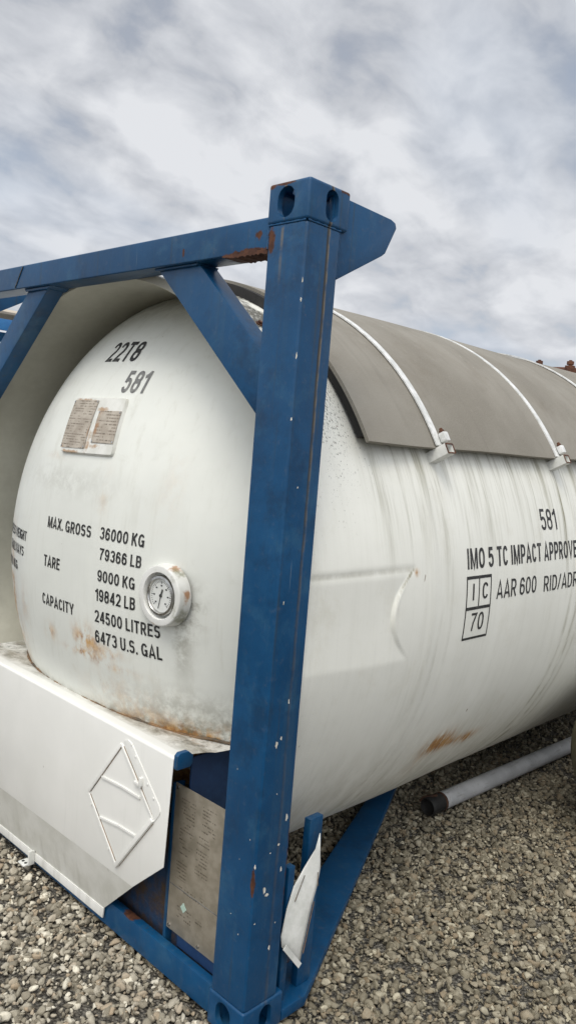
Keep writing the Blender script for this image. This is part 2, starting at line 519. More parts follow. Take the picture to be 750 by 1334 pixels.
# ------------------------------------------------------------------ mesh helper
class MB:
    def __init__(s):
        s.v, s.f = [], []

    def add(s, vs_, fs_):
        k = len(s.v)
        s.v += [tuple(p) for p in vs_]
        s.f += [tuple(i + k for i in f) for f in fs_]
        return s

    def box(s, x0, x1, y0, y1, z0, z1):
        return s.add([(x0, y0, z0), (x1, y0, z0), (x1, y1, z0), (x0, y1, z0), (x0, y0, z1), (x1, y0, z1), (x1, y1, z1), (x0, y1, z1)],
                     [(3, 2, 1, 0), (4, 5, 6, 7), (0, 1, 5, 4), (1, 2, 6, 5), (2, 3, 7, 6), (3, 0, 4, 7)])

    def prism(s, poly, axis, a0, a1):
        """polygon in the two other axes, extruded along axis"""
        n = len(poly)
        def P(q, a):
            q = list(q)
            q.insert(axis, a)
            return q
        s.add([P(q, a0) for q in poly] + [P(q, a1) for q in poly],
              [tuple(range(n - 1, -1, -1)), tuple(range(n, 2 * n))] + [(i, (i + 1) % n, n + (i + 1) % n, n + i) for i in range(n)])
        return s

    def bar(s, a, b, w, t, up=(0, 1, 0)):
        """rectangular bar from a to b: w across, t along up"""
        a, b, up = Vector(a), Vector(b), Vector(up).normalized()
        d = (b - a).normalized()
        sd_ = d.cross(up).normalized()
        u2 = sd_.cross(d)
        q = [(-w / 2, -t / 2), (w / 2, -t / 2), (w / 2, t / 2), (-w / 2, t / 2)]
        vs_ = [p + sd_ * i + u2 * j for p in (a, b) for i, j in q]
        return s.add(vs_, [(3, 2, 1, 0), (4, 5, 6, 7)] + [(i, (i + 1) % 4, 4 + (i + 1) % 4, 4 + i) for i in range(4)])

    def lathe(s, o, d, prof, seg=40):
        """prof: (radius, distance along d); closed where radius is 0"""
        o, d = Vector(o), Vector(d).normalized()
        t = Vector((0, 0, 1)) if abs(d.z) < 0.9 else Vector((1, 0, 0))
        u = d.cross(t).normalized()
        w = d.cross(u)
        vs_, fs_, rows = [], [], []
        for r, a in prof:
            if r < 1e-6:
                rows.append([len(vs_)])
                vs_.append(o + d * a)
            else:
                rows.append(list(range(len(vs_), len(vs_) + seg)))
                vs_ += [o + d * a + (u * math.cos(2 * math.pi * i / seg) + w * math.sin(2 * math.pi * i / seg)) * r for i in range(seg)]
        for A, B in zip(rows, rows[1:]):
            for i in range(seg):
                j = (i + 1) % seg
                if len(A) == 1 and len(B) == 1:
                    continue
                if len(A) == 1:
                    fs_.append((A[0], B[j], B[i]))
                elif len(B) == 1:
                    fs_.append((A[i], A[j], B[0]))
                else:
                    fs_.append((A[i], A[j], B[j], B[i]))
        return s.add(vs_, fs_)

    def build(s, name, mat, parent=None, bevel=0.0, smooth=False, seg=2, angle=35):
        me = bpy.data.meshes.new(name)
        me.from_pydata(s.v, [], s.f)
        bm = bmesh.new()
        bm.from_mesh(me)
        bmesh.ops.recalc_face_normals(bm, faces=bm.faces)
        if bevel:
            ed = [e_ for e_ in bm.edges if len(e_.link_faces) == 2 and e_.calc_face_angle(0) > R(30)]
            bmesh.ops.bevel(bm, geom=ed, offset=bevel, segments=seg, affect='EDGES', profile=0.6, clamp_overlap=True)
        bm.to_mesh(me)
        bm.free()
        return link(name, me, mat, parent, smooth or bevel > 0, angle)


def link(name, me, mat, parent=None, smooth=False, angle=35):
    me.materials.append(mat)
    if smooth:
        me.polygons.foreach_set('use_smooth', [True] * len(me.polygons))
        if angle:
            me.set_sharp_from_angle(angle=R(angle))
    o = bpy.data.objects.new(name, me)
    COL.objects.link(o)
    if parent is not None:
        o.parent = parent
        if parent.type == 'EMPTY':
            o.matrix_parent_inverse = Matrix.Translation(-parent.location)
    return o


def thing(name, label, cat, loc, group=None):
    o = bpy.data.objects.new(name, None)
    o.empty_display_size = 0.3
    COL.objects.link(o)
    o.location = loc
    o['label'] = label
    o['category'] = cat
    if group:
        o['group'] = group
    return o


def tag(o, label, cat, group=None):
    o['label'] = label
    o['category'] = cat
    if group:
        o['group'] = group
    return o


def grid_mesh(name, P, mat, parent, uv=None, attrs=None, closed_u=False, smooth=True, angle=None):
    """P: (nu, nv, 3) array"""
    nu, nv = P.shape[:2]
    me = bpy.data.meshes.new(name)
    idx = np.arange(nu * nv).reshape(nu, nv)
    if closed_u:
        a, b = idx, np.roll(idx, -1, 0)
    else:
        a, b = idx[:-1], idx[1:]
    q = np.stack([a[:, :-1], b[:, :-1], b[:, 1:], a[:, 1:]], -1).reshape(-1, 4)
    me.vertices.add(nu * nv)
    me.vertices.foreach_set('co', P.reshape(-1).astype(np.float32))
    me.loops.add(q.size)
    me.loops.foreach_set('vertex_index', q.reshape(-1).astype(np.int32))
    me.polygons.add(len(q))
    me.polygons.foreach_set('loop_start', np.arange(0, q.size, 4, dtype=np.int32))
    me.update(calc_edges=True)
    if uv is not None:
        l = me.uv_layers.new(name='UVMap')
        l.data.foreach_set('uv', uv.reshape(-1, 2)[q.reshape(-1)].reshape(-1).astype(np.float32))
    for k, v in (attrs or {}).items():
        at = me.attributes.new(k, 'FLOAT', 'POINT')
        at.data.foreach_set('value', v.reshape(-1).astype(np.float32))
    return link(name, me, mat, parent, smooth, angle)


# ------------------------------------------------------------------ lettering: bold condensed grotesque drawn with strokes
def _arc(cx_, cy_, rx, ry, a0, a1, n=14, p=2.3):
    o_ = []
    for i in range(n + 1):
        a = R(a0 + (a1 - a0) * i / n)
        c_, s_ = math.cos(a), math.sin(a)
        o_.append((cx_ + rx * math.copysign(abs(c_) ** (2 / p), c_), cy_ + ry * math.copysign(abs(s_) ** (2 / p), s_)))
    return o_


def glyph(ch, t):
    """strokes (centre lines, closed?) of a character of cap height 1, and its width"""
    w = {'1': .36, 'I': .17, 'M': .74, 'W': .88, '.': .17, '/': .36, 'L': .48, 'E': .50, 'T': .54, 'Y': .60, 'A': .62, 'V': .60, 'O': .62, 'G': .61}.get(ch, .56)
    h_ = t / 2
    L, Q, B, T, c = h_, w - h_, h_, 1 - h_, w / 2
    rx = (Q - L) / 2
    bowl = lambda y0, y1, x1: [(L, y1)] + _arc(x1 - (y1 - y0) * .40, (y0 + y1) / 2, (y1 - y0) * .40, (y1 - y0) / 2, 90, -90, 12) + [(L, y0)]
    g = {
        '0': [(_arc(c, .5, rx, .5 - h_, 0, 360, 32)[:-1], 1)], 'O': [(_arc(c, .5, rx, .5 - h_, 0, 360, 32)[:-1], 1)],
        '1': [([(Q, 0), (Q, 1)], 0), ([(.0, .74), (Q * .55, .80), (Q, .97)], 0)],
        '2': [(_arc(c, T - .235, rx, .235, 172, -38, 16) + [(L + .02, B), (w, B)], 0)],
        '3': [(_arc(c, T - .21, rx * .96, .21, 165, -75, 16) + [(c - .02, .53)], 0), ([(c - .02, .535)] + _arc(c, B + .235, rx, .235, 75, -165, 16), 0)],
        '4': [([(w * .72, 0), (w * .72, 1)], 0), ([(w * .66, .94), (L, .31)], 0), ([(0, .28), (w, .28)], 0)],
        '5': [([(Q, T), (L + .05, T), (L + .01, .47)], 0), (_arc(c, B + .255, rx, .255, 150, -165, 18), 0)],
        '6': [(_arc(c, B + .245, rx, .245, 0, 360, 26)[:-1], 1), (_arc(c, .5, rx, .5 - h_, 28, 180, 14) + [(L, .32)], 0)],
        '7': [([(.0, T), (Q, T), (w * .42, .45), (w * .30, 0)], 0)],
        '8': [(_arc(c, T - .205, rx * .93, .205, 0, 360, 24)[:-1], 1), (_arc(c, B + .235, rx, .235, 0, 360, 24)[:-1], 1)],
        '9': [(_arc(c, T - .245, rx, .245, 0, 360, 26)[:-1], 1), (_arc(c, .5, rx, .5 - h_, 208, 360, 14) + [(Q, .68)], 0)],
        'A': [([(h_ * .6, 0), (c, 1 - h_ * .3), (w - h_ * .6, 0)], 0), ([(w * .2, .27), (w * .8, .27)], 0)],
        'B': [([(L, 0), (L, 1)], 0), (bowl(.53, T, Q - .02), 0), (bowl(B, .53, Q), 0)],
        'C': [(_arc(c, .5, rx, .5 - h_, 32, 328, 26), 0)],
        'D': [([(L, 0), (L, 1)], 0), ([(L, T)] + _arc(c - .04, .5, rx + .04, .5 - h_, 90, -90, 18) + [(L, B)], 0)],
        'E': [([(L, 0), (L, 1)], 0), ([(L, T), (w, T)], 0), ([(L, .53), (w * .93, .53)], 0), ([(L, B), (w, B)], 0)],
        'G': [(_arc(c, .5, rx, .5 - h_, 35, 345, 26) + [(Q, .46), (c + .02, .46)], 0), ([(Q, .0), (Q, .4)], 0)],
        'H': [([(L, 0), (L, 1)], 0), ([(Q, 0), (Q, 1)], 0), ([(L, .53), (Q, .53)], 0)],
        'I': [([(c, 0), (c, 1)], 0)],
        'K': [([(L, 0), (L, 1)], 0), ([(L, .36), (w - h_ * .7, 1)], 0), ([(w * .42, .60), (w - h_ * .5, 0)], 0)],
        'L': [([(L, 1), (L, B), (w, B)], 0)],
        'M': [([(L, 0), (L, 1)], 0), ([(Q, 0), (Q, 1)], 0), ([(L + .02, .98), (c, .06), (Q - .02, .98)], 0)],
        'P': [([(L, 0), (L, 1)], 0), (bowl(.42, T, Q), 0)],
        'R': [([(L, 0), (L, 1)], 0), (bowl(.46, T, Q - .01), 0), ([(c, .46), (w - h_ * .6, 0)], 0)],
        'S': [(_arc(c, T - .21, rx, .21, 20, 225, 14) + [(c, .53)] + _arc(c, B + .235, rx, .235, 45, -160, 14), 0)],
        'T': [([(0, T), (w, T)], 0), ([(c, T), (c, 0)], 0)],
        'U': [([(L, 1)] + _arc(c, B + .26, rx, .26, 180, 360, 16) + [(Q, 1)], 0)],
        'V': [([(h_ * .6, 1), (c, h_ * .3), (w - h_ * .6, 1)], 0)],
        'W': [([(h_ * .6, 1), (w * .27, h_ * .3), (c, .95), (w * .73, h_ * .3), (w - h_ * .6, 1)], 0)],
        'X': [([(h_ * .6, 0), (w - h_ * .6, 1)], 0), ([(h_ * .6, 1), (w - h_ * .6, 0)], 0)],
        'Y': [([(h_ * .6, 1), (c, .42), (w - h_ * .6, 1)], 0), ([(c, .45), (c, 0)], 0)],
        '.': [([(c, 0), (c, t * 1.05)], 0)],
        '/': [([(.03, 0), (w - .03, 1)], 0)],
    }
    return g[ch], w


def ribbon(line, closed, t):
    """offset a centre line to a band of width t with mitred joints"""
    P_ = [Vector((x, y, 0)) for x, y in line]
    n = len(P_)
    vs_ = []
    for i in range(n):
        a = P_[i - 1] if (i > 0 or closed) else None
        c_ = P_[(i + 1) % n] if (i < n - 1 or closed) else None
        d0 = (P_[i] - a).normalized() if a is not None else (c_ - P_[i]).normalized()
        d1 = (c_ - P_[i]).normalized() if c_ is not None else d0
        n0, n1 = Vector((-d0.y, d0.x, 0)), Vector((-d1.y, d1.x, 0))
        m_ = (n0 + n1)
        m_ = m_.normalized() if m_.length > 1e-4 else n0
        k = min(1 / max(m_.dot(n0), .25), 1.9)
        vs_ += [P_[i] + m_ * (k * t / 2), P_[i] - m_ * (k * t / 2)]
    fs_ = [(2 * i, 2 * i + 1, 2 * ((i + 1) % n) + 1, 2 * ((i + 1) % n)) for i in range(n if closed else n - 1)]
    return vs_, fs_


def letter(txt, u0, u1, v0, v1, fn, mat, parent, bold=0.16, cut=0.03):
    """text stretched to u0..u1 (baseline) x v0..v1 (baseline to cap height), painted on a surface by fn(u, v)"""
    x, strokes = 0.0, []
    for ch in txt:
        if ch == ' ':
            x += .27
            continue
        g, w = glyph(ch, bold)
        for line, closed in g:
            strokes.append(([(x + px_, py_) for px_, py_ in line], closed))
        x += w + (.13 if ch != '.' else .10)
    x -= .13
    me = bpy.data.meshes.new('lettering')
    bm = bmesh.new()
    for k, (line, closed) in enumerate(strokes):
        vs_, fs_ = ribbon(line, closed, bold)
        bv_ = [bm.verts.new((v.x / x * (u1 - u0) + u0, v.y * (v1 - v0) + v0, (k % 3) * 2.5e-4)) for v in vs_]
        for f in fs_:
            bm.faces.new([bv_[i] for i in f])
    for _ in range(4):
        ed = [e_ for e_ in bm.edges if e_.calc_length() > cut]
        if not ed:
            break
        bmesh.ops.subdivide_edges(bm, edges=ed, cuts=1)
    bmesh.ops.triangulate(bm, faces=bm.faces)
    for v in bm.verts:
        v.co = fn(v.co.x, v.co.y, v.co.z)
    bm.normal_update()
    bm.to_mesh(me)
    bm.free()
    return link('lettering', me, mat, parent)


# ------------------------------------------------------------------ the tank container
XC, ZC, RB = -1.2, 1.22, 1.235
tank = thing('tank_container', 'white tank container in a blue steel frame with black capacity lettering, filling the view', 'tank container', (-1.219, 3.03, GZ))


XD, ZD = -1.180, 1.278            # the pressed head sits a little off the cladding's axis


def dome_y(x, z):
    rho = np.hypot(np.asarray(x) - XD, np.asarray(z) - ZD)
    s = np.clip(rho / 1.2, 0, 1)
    return -0.020 + 0.66 * (1 - np.clip(1 - s ** 2.28, 0, 1) ** (1 / 1.51))


def dome_n(x, z):
    e_ = 0.004
    n = Vector((float(dome_y(x + e_, z) - dome_y(x - e_, z)) / (2 * e_), -1.0, float(dome_y(x, z + e_) - dome_y(x, z - e_)) / (2 * e_)))
    return n.normalized()


def gauss(a, s):
    return np.exp(-(a / s) ** 2)


# --- the domed end
rr = np.sin(np.linspace(0, 1, 150) * math.pi / 2) * 1.172
tt = np.linspace(0, 2 * math.pi, 361)[:-1]
T, RR = np.meshgrid(tt, rr, indexing='ij')
DX, DZ = XD + RR * np.cos(T), ZD + RR * np.sin(T)
DY = dome_y(DX, DZ) + 0.004 * np.sin(3.1 * DX + 1) * np.sin(4.3 * DZ)


def blob(x, z, sx, sz, k=1.0):
    return k * np.exp(-((DX - x) / sx) ** 2 - ((DZ - z) / sz) ** 2)


drust = (blob(-1.292, 0.973, .04, .03, .8) + blob(-1.032, 0.998, .07, .05, 1.25) + blob(-1.052, 0.938, .1, .014, 1.2) + blob(-0.902, 0.973, .07, .022, .8) + blob(-0.872, 0.918, .1, .014, .55)
         + blob(-1.802, 0.958, .07, .3, 1.3) + blob(-1.672, 0.808, .06, .12, .5) + blob(-0.652, 1.628, .05, .12, .12) + blob(-0.962, 1.568, .03, .09, .22) + blob(-1.572, 1.008, .05, .1, .3)
         + 1.5 * np.clip(1 - (DZ - .705) / .035, 0, 1) * np.clip((DX + 1.25) / .3, 0, 1) + 1.0 * np.clip(1 - (DZ - .715) / .09, 0, 1) * np.clip((DX + .9) / .35, 0, 1)
         + blob(-1.36, 1.70, .08, .012, .35) + blob(-0.832, 0.788, .2, .1, .3))
dgrime = (np.clip(1 - (DZ - .715) / .22, 0, 1) * np.clip((DX + 1.05) / .45, 0, 1) * 0.9 + np.clip(1 - (DZ - .715) / .05, 0, 1) * .6
          + np.clip((RR - 0.98) / .2, 0, 1) * np.clip((DZ - 1.9) / .3, 0, 1) * .55 + blob(-0.532, 1.208, .06, .09, .9) + blob(-0.552, 1.058, .04, .12, .45) + blob(-1.272, 1.608, .35, .06, .25))
dome = grid_mesh('end_dome', np.stack([DX, DY, DZ], -1), DOME, tank, None, {'rust': drust, 'grime': dgrime}, closed_u=True)

DEC = 0.0015


def on_dome(u, v, lift=0.0):
    n = dome_n(u, v)
    return Vector((u, float(dome_y(u, v)) + 0.004 * math.sin(3.1 * u + 1) * math.sin(4.3 * v), v)) + n * (DEC + lift)


for txt, u0, u1, v0, v1 in [
        ('22T8', -1.292, -1.072, 2.103, 2.191), ('581', -1.062, -0.930, 1.972, 2.063),
        ('MAX. GROSS', -1.332, -1.009, 1.404, 1.450), ('36000 KG', -0.954, -0.725, 1.408, 1.455), ('79366 LB', -0.946, -0.729, 1.330, 1.375),
        ('TARE', -1.342, -1.210, 1.242, 1.289), ('9000 KG', -0.951, -0.753, 1.246, 1.291), ('19842 LB', -0.960, -0.748, 1.169, 1.217),
        ('CAPACITY', -1.350, -1.100, 1.081, 1.127), ('24500 LITRES', -0.963, -0.636, 1.085, 1.133), ('6473 U.S. GAL', -0.964, -0.631, 1.003, 1.053),
        ('EXCESS WEIGHT', -1.925, -1.545, 1.311, 1.354), ('RAILWAYS', -1.835, -1.572, 1.241, 1.284), ('000 KG', -1.880, -1.664, 1.165, 1.206)]:
    letter(txt, u0, u1, v0, v1, on_dome, INKG if txt == '581' else INK, dome, 0.165)

# --- identification plate mount on the dome
def quad_on_dome(c4, lift, nu=26, nv=18, rim=None, rnd=0.0):
    """sheet pressed to the dome: corners BL, BR, TL, TR in x, z"""
    (bl, br, tl, tr) = [np.array(c) for c in c4]
    P_ = np.zeros((nu, nv, 3))
    for i in range(nu):
        for j in range(nv):
            u, v = i / (nu - 1), j / (nv - 1)
            if rnd:
                a_, b_ = 2 * u - 1, 2 * v - 1
                k = 1 - rnd * abs(a_) ** 10 * abs(b_) ** 7
                u, v = (a_ * k + 1) / 2, (b_ * k + 1) / 2
            p = (bl * (1 - u) + br * u) * (1 - v) + (tl * (1 - u) + tr * u) * v
            l_ = lift
            if i in (0, nu - 1) or j in (0, nv - 1):
                l_ = rim if rim is not None else lift
            P_[i, j] = on_dome(p[0], p[1], l_)
    return P_


def dirty_mount():
    M = Mat('rust_stained_white_paint', 0.5)
    c = M.mix(M.step(M.noise(12, 5), 0.35, 0.65), (0.62, 0.62, 0.57), (0.74, 0.74, 0.70))
    w = M.noise(34, 5, 0.65)
    sp = maxchain(M, [M.spot(a, b, 0.7, w) for a, b in [((-1.26, .15, 1.936), (.11, .2, .009)), ((-1.125, .1, 1.77), (.02, .2, .07)), ((-1.10, .12, 1.902), (.04, .2, .012)),
                                                       ((-1.07, .08, 1.755), (.05, .2, .012)), ((-1.25, .05, 1.724), (.12, .2, .009)), ((-1.2, .12, 1.952), (.2, .2, .005))]])
    c = M.mix(M.math('MULTIPLY', sp, 0.8), c, (0.36, 0.20, 0.08))
    g = M.step(M.noise(20, 6, 0.7), 0.56, 0.72)
    c = M.mix(M.math('MULTIPLY', g, 0.4), c, (0.25, 0.24, 0.17))
    M.color(c)
    return M.m


mount = grid_mesh('identification_plate', quad_on_dome([(-1.322, 1.708), (-.950, 1.716), (-1.352, 1.949), (-.978, 1.953)], .011, 40, 26, -.006, .05), dirty_mount(), tank, angle=40)
EPL = engraved('weathered_brass_plate', (0.36, 0.31, 0.25), (0.50, 0.45, 0.38), (0.10, 0.075, 0.05), 95, 0, [((-1.31, .1, 1.735), (.03, .2, .02)), ((-1.14, .2, 1.8), (.012, .2, .1))], 0.15, 0.55)
EPR = engraved('rusty_brass_plate', (0.36, 0.31, 0.25), (0.50, 0.45, 0.38), (0.10, 0.075, 0.05), 80, 0, [((-1.105, .15, 1.83), (.030, .2, .09)), ((-1.11, .18, 1.890), (.04, .2, .016))], 0.15, 0.55)
grid_mesh('plate_panel', quad_on_dome([(-1.322, 1.734), (-1.136, 1.738), (-1.336, 1.929), (-1.146, 1.931)], .0135), EPL, mount)
grid_mesh('plate_panel', quad_on_dome([(-1.102, 1.764), (-.966, 1.767), (-1.116, 1.890), (-.980, 1.893)], .0135), EPR, mount)['label'] = 'rust-streaked smaller plate'
for u, v in [(-1.330, 1.922), (-1.152, 1.925), (-1.316, 1.741), (-1.144, 1.745), (-1.110, 1.884), (-.986, 1.887), (-1.096, 1.770), (-.973, 1.773)]:
    MB().lathe(on_dome(u, v, .0135), dome_n(u, v), [(0.0045, 0), (0.004, .002), (0, .0025)], 10).build('rivet', STEEL, mount)

# --- pressure gauge in its white boss
gax = Vector((0.08, -1, 0.0)).normalized()
o0 = Vector((-.612, float(dome_y(-.612, 1.252)), 1.252)) - gax * 0.014


def gauge_mat():
    M = Mat('rust_streaked_white_boss', 0.45)
    c = M.mix(M.step(M.noise(12, 5), 0.35, 0.65), (0.66, 0.66, 0.62), (0.75, 0.75, 0.72))
    w = M.noise(30, 5, 0.65)
    sp = maxchain(M, [M.spot(a, b_, 0.7, w) for a, b_ in [((-.500, .07, 1.27), (.012, .02, .04)), ((-.55, .06, 1.36), (.04, .05, .02)), ((-.645, .0, 1.352), (.022, .03, .009)), ((-.63, 0, 1.145), (.03, .05, .010))]])
    c = M.mix(M.math('MULTIPLY', sp, 0.85), c, (0.36, 0.16, 0.05))
    g = maxchain(M, [M.spot(a, b_, 0.8, w) for a, b_ in [((-.53, .07, 1.2), (.03, .05, .07)), ((-.55, .06, 1.33), (.03, .04, .04))]])
    c = M.mix(M.math('MULTIPLY', g, 0.8), c, (0.20, 0.20, 0.12))
    M.color(c)
    return M.m


GB = gauge_mat()
LN = 0.050
boss = MB().lathe(o0, gax, [(.115, 0), (.113, .020), (.110, .028), (.1095, LN - .005), (.107, LN - .001), (.104, LN), (.085, LN), (.083, LN - .003), (.082, .008), (0, .008)], 56).build('pressure_gauge', GB, tank, smooth=True, angle=40)
gf = o0 + gax * (LN - .021)
MB().lathe(gf, gax, [(.070, -.02), (.074, .010), (.071, .016), (.063, .018), (.060, .014), (.059, .008)], 48).build('bezel', STEEL, boss, smooth=True, angle=40)
dial = MB().lathe(gf, gax, [(.0595, .0085), (0, .0086)], 40).build('dial', DIALW, boss)
gu = Vector((0, 0, 1)).cross(gax).normalized() * -1
gu = gu if gu.x > 0 else -gu
b = MB()
for i in range(31):
    a = R(-135 + 270 * i / 30)
    d = gu * math.sin(a) + Vector((0, 0, math.cos(a)))
    L0 = .043 if i % 5 == 0 else .047
    b.bar(gf + gax * .0095 + d * L0, gf + gax * .0095 + d * .052, .0022 if i % 5 == 0 else .0012, .0006, gax)
for i in range(7):
    a = R(-135 + 45 * i)
    d = gu * math.sin(a) + Vector((0, 0, math.cos(a)))
    p = gf + gax * .0095 + d * .036
    b.bar(p - gu * .004, p + gu * .004, .005, .0006, gax)
b.build('dial_mark', INK, boss)
b = MB()
tip = gu * -.0105 + Vector((0, 0, -.048))
tl = gu * .008 + Vector((0, 0, .024))
b.bar(gf + gax * .011, gf + gax * .011 + tip, .0022, .001, gax)
b.bar(gf + gax * .0112, gf + gax * .0112 + tl, .0062, .001, gax)
b.lathe(gf + gax * .009, gax, [(.006, 0), (.006, .004), (0, .0045)], 14)
b.build('needle', INK, boss)

# --- the barrel: cladding sheet with the flattened, dented panel by the post
th = np.concatenate([np.arange(-72, 92, 0.45), np.arange(92, 288, 2.4)])
yy = np.concatenate([[.110, .125, .145], np.arange(0.165, .56, 0.011), np.arange(.56, .74, .004), np.arange(.74, 2.4, 0.011), np.arange(2.4, 5.95, 0.05)])
TH, YY = np.meshgrid(R(1) * th, yy, indexing='ij')
zz = ZC + RB * np.sin(TH)
near = np.cos(TH) > 0
# chord between the two creases, closed by an arc towards the rear
zm, hw = 1.252, 0.163
arc = 0.575 + 0.105 * np.clip(np.abs(zz - zm) / hw, 0, 1.3) ** 2
inside = np.clip((arc - YY) / 0.006, 0, 1) * near
chord = RB * math.cos(math.asin(hw / RB))
flat_r = (chord - 0.001 + 0.001 * np.abs(zz - zm) / hw) / np.maximum(np.cos(TH - math.asin((zm - ZC) / RB)), 0.3)
flat_r = np.minimum(flat_r, RB)
rad = RB + 0.0025 * np.sin(YY * 5.1 + 2 * TH) * np.sin(3 * TH + YY)
sel = (np.abs(zz - zm) < hw * 1.02) * inside
rad = rad * (1 - sel) + flat_r * sel
# lower lip of the dent: cladding bulges where the crease ends
rad = rad + 0.0008 * gauss(YY - (arc + .008), .006) * (np.abs(zz - zm) < hw) * near
# the sheet is drawn in where it meets the post
drawn = lambda y, t: 0.042 * np.clip((.80 - y) / .65, 0, 1.05) ** 1.2 * np.clip((np.cos(t) - .72) / .22, 0, 1) ** 0.8
rad = rad - drawn(YY, TH)
# rolled cladding joints
for ys, dz in ((0.80, .0018), (2.02, .0018), (3.24, .0018), (4.46, .0018)):
    rad = rad + dz * gauss(YY - ys, .03)
# soft upper crease panel edge
rad = rad - 0.004 * gauss(zz - (zm + hw), .012) * np.clip((.70 - YY) / .02, 0, 1) * near
P = np.stack([XC + rad * np.cos(TH), YY, ZC + rad * np.sin(TH)], -1)
deg = np.degrees(TH)
vis = (deg > -75) & (deg < 100)
streak = np.clip((deg - 8) / 14, 0, 1) * np.clip((31 - deg) / 2, 0, 1) * vis * np.clip((YY - .45) / .1, 0, 1) * 0.75
streak = streak + np.clip(1 - (30 - deg) / 5, 0, 1) * (deg < 31) * vis * np.clip((YY - .5) / .1, 0, 1) * 0.55
for yb in (.90, 1.905, 2.91):
    streak = streak + 1.5 * gauss(YY - yb - .01, .022) * np.clip((29 - deg) / 2, 0, 1) * np.clip((deg + 2) / 26, 0, 1) * vis + .7 * gauss(YY - yb + .05, .03) * np.clip((29 - deg) / 2, 0, 1) * np.clip((deg - 8) / 18, 0, 1) * vis
streak = streak * 1.15 + 0.06 * vis + 0.10 * gauss(YY - .75, .05) * vis * (deg < 20)
grime = np.zeros_like(deg)
for yb, w_, k in ((.80, .020, .30), (.86, .012, .35), (.93, .01, .25), (1.33, .02, .15), (1.97, .014, .7), (2.05, .016, .8), (2.12, .012, .4), (3.24, .05, .8)):
    grime = grime + k * gauss(YY - yb - .05 * np.sin(TH * 2), w_) * np.clip((12 - deg) / 20, 0, 1) * vis
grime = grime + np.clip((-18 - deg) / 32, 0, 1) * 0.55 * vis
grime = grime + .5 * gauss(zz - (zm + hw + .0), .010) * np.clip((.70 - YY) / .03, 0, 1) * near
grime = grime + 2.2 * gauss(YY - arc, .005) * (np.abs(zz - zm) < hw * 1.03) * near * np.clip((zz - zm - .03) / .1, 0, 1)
speck = 0.95 * np.clip((deg - 12) / 25, 0, 1) * np.clip((.75 - YY) / .3, 0, 1) * vis + .25 * np.clip((.5 - YY) / .3, 0, 1) * vis + .95 * (deg > 55) * np.clip((.6 - YY) / .1, 0, 1) * vis
rustb = 1.7 * gauss(YY - 1.19, .10) * gauss(deg + 29.6, 2.6) + 1.2 * gauss(YY - 1.45, .08) * gauss(deg + 31.8, 1.7) + .7 * gauss(YY - 1.3, .12) * gauss(deg + 31, 1.2) + .25 * gauss(YY - 1.1, .05) * gauss(deg + 34, 4)
rustb = rustb + 1.0 * gauss(YY - .697, .012) * gauss(zz - (zm + hw - .012), .012) * near
UVB = np.stack([YY, TH * RB], -1)
barrel = grid_mesh('tank_barrel', P, TANK, tank, UVB, {'grime': grime, 'rust': rustb, 'speck': speck, 'streak': streak}, closed_u=True)


def on_barrel(u, v, lift=0.0):
    r = RB + lift + 0.0025 * math.sin(u * 5.1 + 2 * v) * math.sin(3 * v + u) + 0.0018 * math.exp(-((u - 2.02) / .03) ** 2) + 0.0012
    return Vector((XC + r * math.cos(v), u, ZC + r * math.sin(v)))


def side(txt, u0, u1, d0, d1, bold=0.14):
    letter(txt, u0, u1, R(d0), R(d1), on_barrel, INK, barrel, bold, 0.03)


side('581', 1.672, 1.830, 14.5, 19.0, 0.13)
side('IMO 5 TC IMPACT APPROVED', 1.031, 2.065, 8.1, 11.9, 0.165)
side('AAR 600', 1.254, 1.596, 1.85, 5.35, 0.13)
side('RID/ADR', 1.670, 2.025, 1.65, 4.95, 0.13)
side('70', 1.074, 1.168, -3.5, -0.1, 0.13)
side('I', 1.069, 1.083, 2.3, 5.4, 0.13)
side('C', 1.142, 1.186, 2.3, 5.4, 0.14)


def barrel_bar(u0, u1, d0, d1, name='marking_frame'):
    n = 8
    b_ = []
    vv = []
    ff = []
    for i in range(n + 1):
        for u, d in ((u0, d0), (u1, d1)):
            pass
    us = np.linspace(u0, u1, 3)
    ds = np.linspace(d0, d1, n + 1)
    for u in us:
        for d in ds:
            vv.append(on_barrel(float(u), R(float(d))))
    for i in range(2):
        for j in range(n):
            k = i * (n + 1) + j
            ff.append((k, k + 1, k + n + 2, k + n + 1))
    return vv, ff


b = MB()
w = .0065
wd = math.degrees(w / RB) * 1.9
for u0, u1, d0, d1 in [(1.024, 1.210, 6.8 - wd, 6.8), (1.024, 1.210, 1.1 - wd, 1.1), (1.024, 1.210, -5.1, -5.1 + wd * .8), (1.024, 1.024 + w, -5.1 + wd * .8, 1.1 - wd), (1.024, 1.024 + w, 1.1, 6.8 - wd),
                       (1.210 - w, 1.210, -5.1 + wd * .8, 1.1 - wd), (1.210 - w, 1.210, 1.1, 6.8 - wd), (1.114, 1.114 + w, 1.1, 6.8 - wd)]:
    b.add(*barrel_bar(u0, u1, d0, d1))
b.build('marking_frame', INK, barrel)


